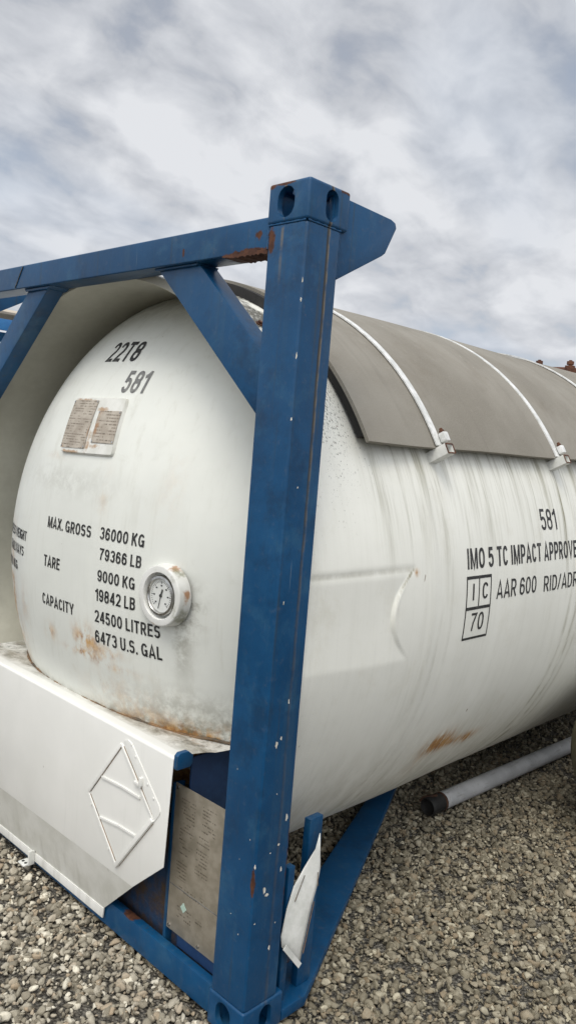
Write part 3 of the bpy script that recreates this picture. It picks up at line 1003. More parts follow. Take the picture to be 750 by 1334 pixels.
# --- skirt in front of the dome, rear closure
tc_ = np.linspace(0, 2 * math.pi, 241)[:-1]
ro = RB + 0.0025 * np.sin(.11 * 5.1 + 2 * tc_) * np.sin(3 * tc_ + .11) - drawn(.11, tc_)
ri = np.minimum(1.2, ro - .018)
rows = [(ro - .0008, .113), (ro - .003, .107), (ri + .003, .107), (ri, .111), (ri * .6 + 1.2 * .4, .45), (ri * 0 + 1.2, .84)]
CP = np.stack([np.stack([XC + r * np.cos(tc_), np.full_like(tc_, y), ZC + r * np.sin(tc_)], -1) for r, y in rows], 1)
grid_mesh('collar', CP, COLLAR, tank, closed_u=True, angle=50)
MB().lathe((XC, 0, ZC), (0, 1, 0), [(1.233, 5.94), (1.15, 5.99), (.9, 6.02), (0, 6.03)], 100).build('rear_dome', WHITE, tank, smooth=True, angle=60)

# --- sun shade with its straps
RS = 1.290
ths = np.radians(np.concatenate([[29.6], np.linspace(30.0, 150, 121), [150.4]]))
ysh = np.concatenate([[0.468], np.linspace(.474, 5.6, 130)])
TS, YS = np.meshgrid(ths, ysh, indexing='ij')
# over the crown the front edge is cut back a little
YS = YS + 0.055 * np.clip((np.degrees(TS) - 48) / 20, 0, 1) * np.clip((150 - np.degrees(TS)) / 20, 0, 1) * np.clip(1 - (YS - .468) / .35, 0, 1)
wave = 0.004 * np.sin(YS * 6.2) * np.exp(-(np.degrees(TS) - 30) / 9) + 0.003 * np.sin(YS * 3.1 + TS * 2)
shade_parts = MB()
r_out = RS + wave
PO = np.stack([XC + r_out * np.cos(TS), YS, ZC + r_out * np.sin(TS)], -1)
r_in = r_out - 0.014
PI_ = np.stack([XC + r_in * np.cos(TS), YS, ZC + r_in * np.sin(TS)], -1)
nu, nv = TS.shape
ring = [(i, 0) for i in range(nu)] + [(nu - 1, j) for j in range(1, nv)] + [(i, nv - 1) for i in range(nu - 2, -1, -1)] + [(0, j) for j in range(nv - 2, 0, -1)]
vs_all = np.concatenate([PO.reshape(-1, 3), PI_.reshape(-1, 3)])
idx = np.arange(nu * nv).reshape(nu, nv)
q1 = np.stack([idx[:-1, :-1], idx[1:, :-1], idx[1:, 1:], idx[:-1, 1:]], -1).reshape(-1, 4)
q2 = q1[:, ::-1] + nu * nv
rim = [(idx[a], idx[b_], idx[b_] + nu * nv, idx[a] + nu * nv) for a, b_ in zip(ring, ring[1:] + ring[:1])]
me = bpy.data.meshes.new('sun_shade')
me.from_pydata(vs_all.tolist(), [], [tuple(int(k) for k in f) for f in q1.tolist() + q2.tolist() + rim])
lay = me.uv_layers.new(name='UVMap')
uvs = np.concatenate([np.stack([YS, TS * RS], -1).reshape(-1, 2)] * 2)
li = np.zeros(len(me.loops), dtype=np.int32)
me.loops.foreach_get('vertex_index', li)
lay.data.foreach_set('uv', uvs[li].reshape(-1).astype(np.float32))
shade = link('sun_shade', me, SHADE, tank, True, 40)
# timber/steel spacers that carry the shade off the barrel


def arc_strip(y0, y1, d0, d1, r0, r1, n=90):
    b_ = MB()
    ds = np.radians(np.linspace(d0, d1, n))
    vv, ff = [], []
    for d in ds:
        for r, y in ((r0, y0), (r0, y1), (r1, y1), (r1, y0)):
            vv.append((XC + r * math.cos(d), y, ZC + r * math.sin(d)))
    for i in range(n - 1):
        for k in range(4):
            a, c = 4 * i + k, 4 * i + (k + 1) % 4
            ff.append((a, c, c + 4, a + 4))
    ff += [(3, 2, 1, 0), (4 * n - 4, 4 * n - 3, 4 * n - 2, 4 * n - 1)]
    return b_.add(vv, ff)


def radial(d):
    return Vector((math.cos(R(d)), 0, math.sin(R(d))))


def tangent(d):
    return Vector((-math.sin(R(d)), 0, math.cos(R(d))))


axis_pt = lambda y: Vector((XC, y, ZC))
for k, ys in enumerate((0.90, 1.905, 2.91, 3.915, 4.92)):
    arc_strip(ys - .018, ys + .018, 29.9, 150.1, RS + .0005, RS + .006).build('strap', STRAPW, shade, 0.0)
    arc_strip(ys - .03, ys + .03, 31, 149, RB + .002, RS - .016).build('spacer', WHITE, shade, 0.0)
    if k == 0:
        arc_strip(.488, .53, 31.5, 149, RB + .002, RS - .0145).build('gap_shadow', BLACK, shade, 0.0)  # black strip put in to draw the shadow in the gap under the front edge
    # welded hollow bracket under the lower edge, with the strap's clamp block and bolt above
    rd, tg = radial(28.7), tangent(28.7)
    o_ = axis_pt(ys + .012)
    ry, tz = .026, .021
    b = MB()
    vv, ff = [], []
    for r in (RB - .01, RB + .092):
        for s_, t_ in ((-ry, -tz), (ry, -tz), (ry, tz), (-ry, tz)):
            vv.append(o_ + rd * r + Vector((0, s_, 0)) + tg * t_)
        for s_, t_ in ((-ry + .006, -tz + .006), (ry - .006, -tz + .006), (ry - .006, tz - .006), (-ry + .006, tz - .006)):
            vv.append(o_ + rd * r + Vector((0, s_, 0)) + tg * t_)
    for i in range(4):
        j = (i + 1) % 4
        ff += [(i, j, 8 + j, 8 + i), (4 + j, 4 + i, 12 + i, 12 + j), (8 + i, 8 + j, 12 + j, 12 + i)]
    b.add(vv, ff)
    br = b.build('bracket', WHITE, tank, 0.0018)
    b = MB()
    for (s0, t0), (s1, t1) in zip(((-ry, -tz), (ry, -tz), (ry, tz), (-ry, tz)), ((ry, -tz), (ry, tz), (-ry, tz), (-ry, -tz))):
        b.bar(o_ + rd * (RB + .0935) + Vector((0, s0 * .93, 0)) + tg * t0 * .9, o_ + rd * (RB + .0935) + Vector((0, s1 * .93, 0)) + tg * t1 * .9, .0055, .003, rd)
    b.build('rusty_rim', RUSTM, br, 0.001)
    rd2, tg2 = radial(30.5), tangent(30.5)
    o2 = axis_pt(ys + .012) + rd2 * (RS + .022)
    b = MB()
    b.bar(o2 - tg2 * .004 + Vector((0, .016, 0)), o2 + tg2 * .034 + Vector((0, .016, 0)), .032, .026, rd2)
    b.build('clamp_block', STRAPW, shade, .004)
    b = MB()
    b.lathe(o2 + Vector((0, .012, 0)) + tg2 * .034, tg2, [(.0065, 0), (.0065, .018), (0, .018)], 12)
    b.lathe(o2 + Vector((0, .012, 0)) + tg2 * .036, tg2, [(.010, 0), (.010, .008), (0, .008)], 6)
    b.build('bolt', RUSTM, shade)

# bolt head on the skirt, top right
for d, y in ((56.5, .33), (128, .33)):
    MB().lathe(axis_pt(y) + radial(d) * RB, radial(d), [(.016, -.004), (.016, .004), (.009, .004), (.009, .012), (0, .012)], 10).build('skirt_bolt', RUSTM, tank)


# ------------------------------------------------------------------ frame
def boolean_casting(name, x0, x1, y0, y1, z0, z1, fx, fy):
    """hollow corner casting; fx: x of the side face that carries an opening, fy: y of the end face"""
    def tmp(mb):
        me_ = bpy.data.meshes.new('cutter')
        me_.from_pydata(mb.v, [], mb.f)
        bm_ = bmesh.new()
        bm_.from_mesh(me_)
        bmesh.ops.recalc_face_normals(bm_, faces=bm_.faces)
        bm_.to_mesh(me_)
        bm_.free()
        o_ = bpy.data.objects.new('cutter', me_)
        COL.objects.link(o_)
        return o_
    body = tmp(MB().box(x0, x1, y0, y1, z0, z1))
    bev = body.modifiers.new('b', 'BEVEL')
    bev.width = .009
    bev.segments = 3
    bev.limit_method = 'ANGLE'
    cutters = [tmp(MB().box(x0 + .03, x1 - .016, y0 + .02, y1 - .03, z0 + .012, z1 - .02))]

    def slot(w_, h_):
        r = w_ / 2
        pts = []
        for i in range(13):
            a = math.pi * i / 12
            pts.append((r * math.cos(a), h_ / 2 - r + r * math.sin(a)))
        for i in range(13):
            a = math.pi + math.pi * i / 12
            pts.append((r * math.cos(a), -h_ / 2 + r + r * math.sin(a)))
        return pts
    zc = (z0 + z1) / 2 + .0
    xc, yc = (x0 + x1) / 2 + .014, (y0 + y1) / 2 - .0
    sgn = 1 if fy < (y0 + y1) / 2 else -1
    cutters.append(tmp(MB().prism([(xc - .022 + a, zc + c) for a, c in slot(.070, .090)], 1, min(fy - .03 * sgn, fy + .06 * sgn), max(fy - .03 * sgn, fy + .06 * sgn))))
    sgx = 1 if fx > (x0 + x1) / 2 else -1
    cutters.append(tmp(MB().prism([(yc + .01 + a, zc + c) for a, c in slot(.054, .092)], 0, min(fx - .06 * sgx, fx + .03 * sgx), max(fx - .06 * sgx, fx + .03 * sgx))))
    cutters.append(tmp(MB().prism([(xc - .02 + a, yc + c) for a, c in slot(.063, .110)], 2, z1 - .06, z1 + .03)))
    for c in cutters:
        mo = body.modifiers.new('c', 'BOOLEAN')
        mo.operation = 'DIFFERENCE'
        mo.object = c
        mo.solver = 'EXACT'
    bpy.context.view_layer.update()
    me_ = bpy.data.meshes.new_from_object(body.evaluated_get(bpy.context.evaluated_depsgraph_get()))
    for o_ in [body] + cutters:
        bpy.data.objects.remove(o_)
    me_.name = name
    return me_


def end_frame(front):
    """corner posts, castings, rails, braces and gussets of one end; the rear is the same frame turned round"""
    def fy(y):
        return y if front else 6.058 - y

    def Y(a, b_):
        return (min(fy(a), fy(b_)), max(fy(a), fy(b_)))
    for side_ in (0, 1):                               # 0: right post (x = 0), 1: left
        mx = (lambda x: x) if side_ == 0 else (lambda x: -2.438 - x)
        xs = sorted((mx(-.160), mx(0.0)))
        post = MB().box(xs[0], xs[1], *Y(0, .150), GZ + .115, 2.4735).build('corner_post', BLUE, tank, .014, seg=3)
        cs = sorted((mx(-.165), mx(.003)))
        link('corner_casting', boolean_casting('corner_casting', cs[0], cs[1], *Y(-.003, .178), 2.473, 2.591, mx(.003), fy(-.003)), BLUE, post, True, 40)
        link('corner_casting', boolean_casting('corner_casting', cs[0], cs[1], *Y(-.003, .178), GZ, GZ + .118, mx(.003), fy(-.003)), BLUE, post, True, 40)
        # gusset plate behind the casting
        g = sorted((mx(-.032), mx(-.012)))
        MB().prism([(fy(.12), 2.578), (fy(.40), 2.572), (fy(.424), 2.566), (fy(.432), 2.550), (fy(.384), 2.460), (fy(.368), 2.448), (fy(.12), 2.310)], 0, g[0], g[1]).build('gusset', BLUE, tank, .004)
    MB().box(-2.285, -.153, *Y(.005, .105), 2.402, 2.501).build('top_rail', BLUE, tank, .008, seg=3)
    y0, y1 = Y(.030, .108)
    MB().prism([(-.745, 2.404), (-.517, 2.404), (-.158, 2.085), (-.158, 1.885)], 1, y0, y1).build('brace', BLUE, tank, .007)
    MB().prism([(-1.502, 2.404), (-1.672, 2.404), (-2.283, 1.872), (-2.283, 1.725)], 1, y0, y1).build('brace', BLUE, tank, .007)
    MB().box(-2.285, -.153, *Y(.020, .055), GZ + .004, 0.026).build('bottom_rail', BLUE, tank, .006)


end_frame(True)
end_frame(False)
# fittings only the near end shows
def weld(a, c, r=.0045, up=(0, -1, 0)):
    a, c = Vector(a), Vector(c)
    L = (c - a).length
    n_ = max(4, int(L / .006))
    d = (c - a) / L
    u = Vector(up).normalized()
    w_ = d.cross(u)
    vv_, ff_ = [], []
    for i in range(n_ + 1):
        p = a + d * (L * i / n_)
        k = r * (1 + .16 * math.sin(i * 1.1) + rng.uniform(-.14, .14))
        for j in range(6):
            t = 2 * math.pi * j / 6
            vv_.append(p + u * (k * math.cos(t)) + w_ * (k * math.sin(t)))
    for i in range(n_):
        for j in range(6):
            ff_.append((i * 6 + j, i * 6 + (j + 1) % 6, i * 6 + 6 + (j + 1) % 6, i * 6 + 6 + j))
    MB().add(vv_, ff_).build('weld_bead', BLUE, tank, 0, True, angle=None)


weld((-.157, .002, 2.4715), (-.004, .002, 2.4715), .0035)
weld((-.002, .004, 2.4715), (-.002, .148, 2.4715), .0035, (1, 0, 0))
weld((-.1605, .004, 2.404), (-.1605, .004, 2.498), .0045)
weld((-.740, .029, 2.400), (-.522, .029, 2.400), .0045)
weld((-1.668, .029, 2.400), (-1.506, .029, 2.400), .0045)
weld((-.161, .029, 1.892), (-.161, .029, 2.082), .005)
weld((-.010, .151, 2.335), (-.010, .151, 2.47), .005, (1, 0, 0))
weld((-.476, .050, -.034), (-.17, .050, -.034), .006, (0, -.7, .7))
b = MB()
b.bar((-1.690, .0035, 2.494), (-1.752, .0035, 2.409), .005, .003)
b.build('weld_seam', INK, tank)
MB().prism([(-1.70, 2.4015), (-1.47, 2.4015), (-1.50, 2.390), (-1.685, 2.390)], 1, .02, .112).build('brace_cap', BLUE, tank, .003)
MB().prism([(-.752, 2.4015), (-.505, 2.4015), (-.515, 2.394), (-.742, 2.394)], 1, .02, .112).build('brace_cap', BLUE, tank, .003)

# flaked paint on the post: one chip per bare spot
near_post = next(o for o in tank.children if o.name == 'corner_post')


def flake(fn, sy, sz, n=11):
    ph = rng.uniform(0, 6.28)
    pts = []
    for i in range(n):
        a = 2 * math.pi * i / n
        r = rng.uniform(.45, 1.1)
        pts.append(fn(sy * r * math.cos(a + ph), sz * r * math.sin(a + ph)))
    MB().add(pts + [fn(0, 0)], [(i, (i + 1) % n, n) for i in range(n)]).build('paint_chip', CHIP, near_post)


for y, z, sy, sz in [(.089, 1.033, .005, .009), (.049, .903, .007, .013), (.068, .919, .005, .007), (.124, .648, .006, .018), (.097, .565, .006, .005), (.062, .549, .004, .003),
                     (.118, .477, .005, .013), (.049, .430, .008, .016), (.060, .412, .010, .006), (.092, .223, .006, .010), (.017, .332, .004, .004), (.11, .30, .003, .004), (.07, .74, .003, .003),
                     (.03, 1.35, .003, .006), (.05, 1.7, .003, .004)]:
    flake(lambda p, q, y=y, z=z: (.0012, y + p, z + q), sy, sz)
for x, z, sx_, sz in [(-.03, .60, .002, .003), (-.07, .52, .002, .002), (-.05, .28, .002, .003), (-.11, .8, .002, .002), (-.09, .33, .003, .002)]:
    flake(lambda p, q, x=x, z=z: (x + p, -.0012, z + q), sx_, sz)
# paint knocked off the rounded front corner
for z, sz in ((2.30, .010), (2.245, .007), (2.085, .010), (1.9, .006), (.52, .010)):
    flake(lambda p, q, z=z: (-.0034 + p * .707, .0034 + p * .707, z + q), .0028, sz)
# rusted, peeling lower corner of the top rail beside the post
b = MB()
n = 26
xs = np.linspace(-.365, -.158, n)
lo = [2.4005 - (.004 + .006 * rng.random()) * min(1, (x + .37) / .05) for x in xs]
hi = [2.404 + .010 * rng.random() * min(1, (x + .365) / .08) for x in xs]
for i in range(n - 1):
    b.add([(xs[i], .0025, lo[i]), (xs[i + 1], .0025, lo[i + 1]), (xs[i + 1], .0025, hi[i + 1]), (xs[i], .0025, hi[i])], [(0, 1, 2, 3)])
    b.add([(xs[i], .0025, lo[i]), (xs[i + 1], .0025, lo[i + 1]), (xs[i + 1], .085 - .03 * rng.random(), lo[i + 1]), (xs[i], .085 - .03 * rng.random(), lo[i])], [(0, 1, 2, 3)])
b.build('rust_scale', RUSTM, tank)

# bottom side: diagonal beams to the saddle, saddle plates
for s_ in (0, 1):
    mx = (lambda x: x) if s_ == 0 else (lambda x: -2.438 - x)
    pts = [(mx(.0), .18), (mx(.0), .295), (mx(-.80), 1.885), (mx(-.95), 2.18), (mx(-1.04), 2.18), (mx(-.17), .15)]
    MB().prism(pts, 2, GZ + .003, -.038).build('diagonal_beam', BLUE, tank, .006)
MB().box(-1.55, -.90, 2.10, 2.30, GZ + .002, -.02).build('saddle', BLUE, tank, .006)
# uprights behind the near post, and the bent white flap caught on them
MB().box(-.075, -.048, .300, .366, -.036, .565).build('upright', BLUE, tank, .002)
MB().box(-.060, -.034, .196, .226, -.036, .435).build('upright', BLUE, tank, .002)
out_l = [(.321, .523, .0), (.311, .470, -.004), (.268, .417, -.01), (.224, .364, -.012), (.192, .299, -.006), (.169, .217, .0), (.170, .183, .006)]
out_r = [(.324, .523, .0), (.328, .460, .004), (.331, .399, .008), (.316, .340, .012), (.295, .283, .014), (.274, .190, .016), (.251, .082, .018)]
vv, ff, nn = [], [], 8
for (ya, za, xa), (yb, zb, xb) in zip(out_l, out_r):
    for i in range(nn + 1):
        f_ = i / nn
        vv.append((-.020 + xa * (1 - f_) + xb * f_ + .004 * min(f_ / .65, (1 - f_) / .35) * min(1, max(0, (.50 - za) / .2)), ya * (1 - f_) + yb * f_, za * (1 - f_) + zb * f_))
for j in range(len(out_l) - 1):
    for i in range(nn):
        k = j * (nn + 1) + i
        ff.append((k, k + 1, k + nn + 2, k + nn + 1))
flap = MB().add(vv, ff).build('bent_flap', WHITE, tank, 0, True, angle=12)
so_ = flap.modifiers.new('sheet', 'SOLIDIFY')
so_.thickness = .0016
flap['label'] = 'crumpled white sheet-metal flap'
b = MB()
b.bar((.001, .168, .190), (.003, .249, .092), .018, .003, (1, 0, 0))
b.build('folded_lip', WHITE, flap)
b = MB()
b.bar((.0015, .296, .300), (.0015, .262, .130), .0022, .002, (1, 0, 0))  # dark bar painting the shadow gap along the flap's edge
b.bar((-.020, .262, .395), (-.019, .222, .318), .0018, .002, (1, 0, 0))
b.bar((-.006, .312, .395), (-.005, .317, .345), .0018, .002, (1, 0, 0))
b.build('crease_and_shadow', CAULK_SHADOW, flap)

# ------------------------------------------------------------------ the white valve box in the end frame
ZT = .734
YF = -.030                        # front face
fr = MB()
front_pts = [(-2.05, ZT), (-.393, ZT), (-.407, .349), (-.574, .200), (-1.87, .185), (-2.03, .349)]
fr.prism(front_pts, 1, YF, YF + .003)
valve = fr.build('valve_box', BOXW, tank, .0012)
# lower flap folded inwards, then a lip
fl = MB()
fl.add([(-.574, YF + .0005, .1995), (-.797, .010, -.004), (-1.68, .010, -.020), (-1.87, YF + .0005, .1845), (-.577, YF + .0045, .1995), (-.800, .014, -.003), (-1.677, .014, -.019), (-1.867, YF + .0045, .1845)],
       [(0, 1, 2, 3), (7, 6, 5, 4), (0, 4, 5, 1), (1, 5, 6, 2), (2, 6, 7, 3), (3, 7, 4, 0)])
fl.build('folded_flap', BOXF, valve)
MB().prism([(-.797, -.0045), (-.801, -.046), (-1.675, -.056), (-1.68, -.0205)], 1, .0065, .0135).build('flap_lip', BOXW, valve, .002)
# rolled top edge and the dirty lid running back to the dome
b = MB()
n = 7
prof = [(YF, ZT)] + [(YF + .014 - .014 * math.cos(R(90 * i / n)), ZT + .012 * math.sin(R(90 * i / n))) for i in range(1, n + 1)] + [(.02, ZT + .010), (.02, ZT + .006), (YF + .004, ZT)]
b.prism(prof, 0, -2.05, -.393)
b.build('rolled_edge', BOXW, valve, 0, True, angle=50)
nx, ny = 110, 50
LZ = .716
gx, gy = np.meshgrid(np.linspace(-2.05, -.396, nx), np.linspace(.010, .62, ny), indexing='ij')
gz = LZ + (ZT + .0095 - LZ) * np.clip((.16 - gy) / .15, 0, 1) + .003 * np.sin(gx * 9) * np.sin(gy * 14) + .005 * np.clip((gx + .62) / .2, 0, 1) * np.sin(gy * 20) * np.clip((gy - .05) / .1, 0, 1)
lid = grid_mesh('lid', np.stack([gx, gy, gz], -1), BOXD, valve)
# sealant bead where the lid meets the dome
pts = []
for x in np.linspace(-1.98, -.40, 130):
    y = float(dome_y(x, LZ + .006))
    if y < .02:
        y = .02
    pts.append(Vector((x, y - .004, LZ + .002 + (ZT - LZ) * min(max((.16 - y) / .15, 0), 1) + .003 * math.sin(x * 23) + .002 * math.sin(x * 61))))
cu = bpy.data.curves.new('sealant', 'CURVE')
cu.dimensions = '3D'
sp_ = cu.splines.new('POLY')
sp_.points.add(len(pts) - 1)
for q, p in zip(sp_.points, pts):
    q.co = (*p, 1)
    q.radius = 0.6 + 0.6 * random.random()
cu.bevel_depth = .007
cu.bevel_resolution = 2
to = bpy.data.objects.new('sealant', cu)
COL.objects.link(to)
bpy.context.view_layer.update()
me = bpy.data.meshes.new_from_object(to.evaluated_get(bpy.context.evaluated_depsgraph_get()))
bpy.data.objects.remove(to)
me.materials.clear()
link('sealant', me, CAULK_SHADOW, valve, True, None)
# end wall of the box (blue), hook bracket, floor tray
MB().box(-.432, -.424, .080, .62, GZ + .12, LZ - .008).build('end_wall', BLUEDK, valve, .001)
MB().box(-2.03, -.432, .50, .51, GZ + .02, LZ - .01).build('back_wall', BLUEDK, valve, .001)
b = MB()
b.prism([(YF + .003, .705), (YF + .003, .752), (-.016, .762), (.020, .762), (.040, .745), (.040, .718), (.030, .705)], 0, -.394, -.374)
b.build('hook_plate', BLUE, valve, .002)
TRAY = Mat('dirt_caked_blue_paint', 0.75)
_f = TRAY.step(TRAY.noise(7, 6, 0.7), 0.40, 0.62)
TRAY.color(TRAY.mix(_f, (0.013, 0.042, 0.10), TRAY.mix(TRAY.noise(30, 4), (0.03, 0.02, 0.014), (0.10, 0.06, 0.033))))
TRAY.bump(TRAY.noise(25, 5), .01, .7)
MB().box(-2.28, -.155, .056, .50, -.052, -.034).build('floor_tray', TRAY.m, valve, .002)
MB().prism([(-1.6, -.03), (-.434, -.03), (-.434, .42), (-1.6, .42)], 1, .085, .091).build('inner_web', TRAY.m, valve, .001)
# white tab on the flap
b = MB()
b.box(-1.335, -1.325, -.022, .006, -.062, .000)
b.box(-1.385, -1.335, -.040, .004, -.066, -.059)
b.build('mounting_tab', WHITE, valve, .0015)
for x in (-1.372, -1.350):
    MB().lathe((x, -.022, -.0588), (0, 0, 1), [(.007, .0), (.007, .0006), (0, .0006)], 12).build('bolt_hole', INK, valve)

# placard holder: a painted-over diamond of folded strips
b = MB()


def strip(a, c, w_=.012, t=.006, y=YF - .003):
    b.bar((a[0], y, a[1]), (c[0], y, c[1]), w_, t)


TP, LF, BT, RI = (-.690, .694), (-.886, .440), (-.678, .236), (-.478, .494)
strip(TP, LF)
strip(LF, BT, .009)
strip(BT, RI, .016, .012, YF - .006)
strip(TP, RI, .008, .008)
curve1 = [(-.803, .529), (-.680, .538), (-.560, .539)]
curve2 = [(-.800, .372), (-.680, .388), (-.572, .393)]
for cv in (curve1, curve2):
    for p0_, p1_ in zip(cv, cv[1:]):
        strip(p0_, p1_, .011)
ph = b.build('placard_holder', BOXW, valve, .0022)
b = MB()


def shadow_line(a, c, off, w_=.0032):  # dark strip painting the shadow beside a placard bar
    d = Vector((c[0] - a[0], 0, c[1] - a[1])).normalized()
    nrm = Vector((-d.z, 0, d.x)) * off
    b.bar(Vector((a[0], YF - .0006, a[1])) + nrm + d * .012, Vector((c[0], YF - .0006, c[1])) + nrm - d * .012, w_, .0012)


shadow_line(TP, LF, .0072, .0022)
shadow_line(LF, BT, .0058)
shadow_line(BT, RI, -.0092, .004)
shadow_line(TP, RI, .0052, .003)
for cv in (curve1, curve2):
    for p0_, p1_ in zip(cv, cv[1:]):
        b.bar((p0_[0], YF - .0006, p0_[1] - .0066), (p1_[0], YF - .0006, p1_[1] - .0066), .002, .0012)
b.build('painted_shadow', CAULK_SHADOW, ph)  # shadows of the diamond and cross bars, drawn as dark strips
b = MB()
b.prism([(-.676, .712), (-.652, .722), (-.632, .718), (-.448, .553), (-.441, .535), (-.446, .520), (-.672, .228), (-.680, .238), (-.474, .500), (-.671, .700)], 1, YF - .0035, YF + .001)
b.build('backing_flange', BOXW, ph, .001)
b = MB()
b.box(-.592, -.550, YF - .013, YF - .003, .583, .595)
b.box(-.560, -.546, YF - .015, YF - .003, .589, .619)
b.build('clip', BOXW, ph, .002)
for x, z in [(-.63, .712), (-.600, .677), (-.52, .605), (-.482, .568), (-.862, .474), (-.812, .545), (-.73, .64), (-.86, .40), (-.792, .342), (-.732, .278), (-.585, .352), (-.515, .445)]:
    MB().lathe((x, YF - .003, z), (0, -1, 0), [(.005, 0), (.0045, .003), (0, .004)], 10).build('screw', BOXW, ph, 0, True, angle=50)

# ------------------------------------------------------------------ stainless data plate beside the post
DP = engraved('engraved_stainless_plate', (0.28, 0.25, 0.195), (0.38, 0.34, 0.275), (0.085, 0.065, 0.045), 82, 0, None, 0.35, 0.42, (-.475, 0, .067),
              [(.035, .115, .31, .50), (.150, .225, .41, .51), (.03, .09, .20, .31), (.13, .2, .25, .40), (.04, .2, .16, .19), (.05, .13, .06, .11), (.15, .19, .085, .105)])
dp = MB().box(-.476, -.150, .058, .061, .067, .606).build('data_plate', DP, tank, .0006)
b = MB()
b.bar((-.475, .057, .236), (-.16, .057, .236), .0025, .0012)
b.build('score_line', INKG, dp)
for x, z in ((-.462, .592), (-.462, .08), (-.30, .08)):
    MB().lathe((x, .058, z), (0, -1, 0), [(.007, 0), (.006, .003), (0, .004)], 12).build('rivet', STEEL, dp)
b = MB()
b.prism([(-.405, .175), (-.387, .160), (-.372, .178), (-.390, .196)], 1, .0562, .0575)
b.build('sticker', simple('pale_green_sticker', (.35, .5, .42), (.5, .62, .55), .5), dp)
MB().box(-.492, -.4765, .056, .100, -.036, .600).build('plate_bracket', BLUE, tank, .002)
MB().box(-.42, -.15, .064, .074, .02, .56).build('plate_backing', BLUEDK, tank, .002)

# ------------------------------------------------------------------ rusty manway fittings on the roof
b = MB().lathe((-1.2, 4.25, 2.40), (0, 0, 1), [(.36, 0), (.36, .10), (.385, .10), (.385, .125), (.33, .125), (.30, .145), (0, .165)], 48)
man = b.build('manway', RUSTM, tank, smooth=True, angle=35)
for i in range(10):
    a = 2 * math.pi * i / 10 + .2
    p = Vector((-1.2 + .365 * math.cos(a), 4.25 + .365 * math.sin(a), 2.49))
    b = MB()
    b.box(p.x - .03, p.x + .03, p.y - .022, p.y + .022, p.z, p.z + .06)
    b.lathe(p, (0, 0, 1), [(.012, 0), (.012, .10), (0, .10)], 10)
    b.lathe(p + Vector((0, 0, .066)), (0, 0, 1), [(.026, 0), (.026, .026), (0, .026)], 6)
    b.build('swing_bolt', RUSTM, man, .003)

# ------------------------------------------------------------------ things lying about
pipe = thing('steel_pipe', 'long grey pipe with a black rusty end lying on gravel under the tank', 'pipe', (-.53, 1.93, GZ))
pa, pb = Vector((-.548, 1.955, -.034)), Vector((-.375, 6.2, -.034))
pd = (pb - pa).normalized()
MB().lathe(pa, pd, [(.040, 0), (.0475, 0), (.0475, (pb - pa).length), (.040, (pb - pa).length)], 28).build('pipe_body', GALV, pipe, smooth=True, angle=40)
MB().lathe(pa - pd * .115, pd, [(0, .04), (.034, .035), (.043, .0), (.049, .008), (.048, .06), (.0465, .114), (.036, .114)], 26).build('end_sleeve', BLACK, pipe, smooth=True, angle=40)
b = MB().lathe(pa - pd * .006, pd, [(.048, 0), (.051, .004), (.051, .014), (.048, .018)], 28)
b.build('collar_ring', DRUST, pipe, smooth=True, angle=40)
b = MB()
q = pa - pd * .085
b.bar(q + Vector((-.035, -.01, .038)), q + Vector((.022, .02, .062)), .018, .012, (0, 0, 1))
b.bar(q + Vector((-.035, -.01, .040)), q + Vector((-.055, -.02, .01)), .018, .012, (1, 0, 0))
b.build('clamp_lug', DRUST, pipe, .003)

olive = thing('storage_vessel', 'olive rounded metal vessel lying on gravel at the right edge', 'vessel', (.48, 3.0, GZ))
oc, od = Vector((.355, 2.10, .405)), Vector((.10, .995, 0)).normalized()
MB().lathe(oc, od, [(0, 0), (.10, .012), (.22, .05), (.33, .11), (.41, .19), (.45, .28), (.46, .36), (.46, 1.5), (.45, 1.58), (.33, 1.74), (0, 1.86)], 56).build('vessel_body', OLIVE, olive, smooth=True, angle=60)
for d in (.5, 1.35):
    c = oc + od * d
    sd_ = od.cross(Vector((0, 0, 1))).normalized()
    b = MB()
    b.bar(c - sd_ * .33 + Vector((0, 0, GZ + .08 - c.z)), c + sd_ * .33 + Vector((0, 0, GZ + .08 - c.z)), .09, .16, (0, 0, 1))
    b.build('saddle', OLIVE, olive, .01)

# ------------------------------------------------------------------ neighbouring tank container beyond the left brace
nb = thing('tank_container', 'neighbouring white tank with beige top cover and bright blue band, behind the left brace', 'tank container', (-3.95, 3.6, GZ))
NX = -3.9
MB().lathe((NX, .9, 1.25), (0, 1, 0), [(0, -.12), (.5, -.08), (.9, .06), (1.12, .25), (1.18, .42), (1.18, 5.2), (1.12, 5.4), (.9, 5.55), (0, 5.7)], 96).build('tank_barrel', WHITE, nb, smooth=True, angle=60)
b = MB()
n = 50
for r0, r1, d0, d1, mt, nm in ((1.285, 1.30, 73, 107, SHADE, 'top_cover'),):
    vv, ff = [], []
    for i in range(n + 1):
        a = R(d0 + (d1 - d0) * i / n)
        for r, y in ((r0, .75), (r0, 6.2), (r1, 6.2), (r1, .75)):
            vv.append((NX + r * math.cos(a), y, 1.30 + r * math.sin(a)))
    for i in range(n):
        for k in range(4):
            a_, c_ = 4 * i + k, 4 * i + (k + 1) % 4
            ff.append((a_, c_, c_ + 4, a_ + 4))
    ff += [(3, 2, 1, 0), (4 * n, 4 * n + 1, 4 * n + 2, 4 * n + 3)]
    MB().add(vv, ff).build(nm, simple('beige_cover', (.42, .36, .29), (.5, .44, .36), .7), nb, 0, True, angle=40)
for s_ in (1, -1):
    MB().box(NX + s_ * .40 - .012, NX + s_ * .40 + .012, .70, 6.25, 2.415, 2.49).build('side_band', BAND, nb, .004)
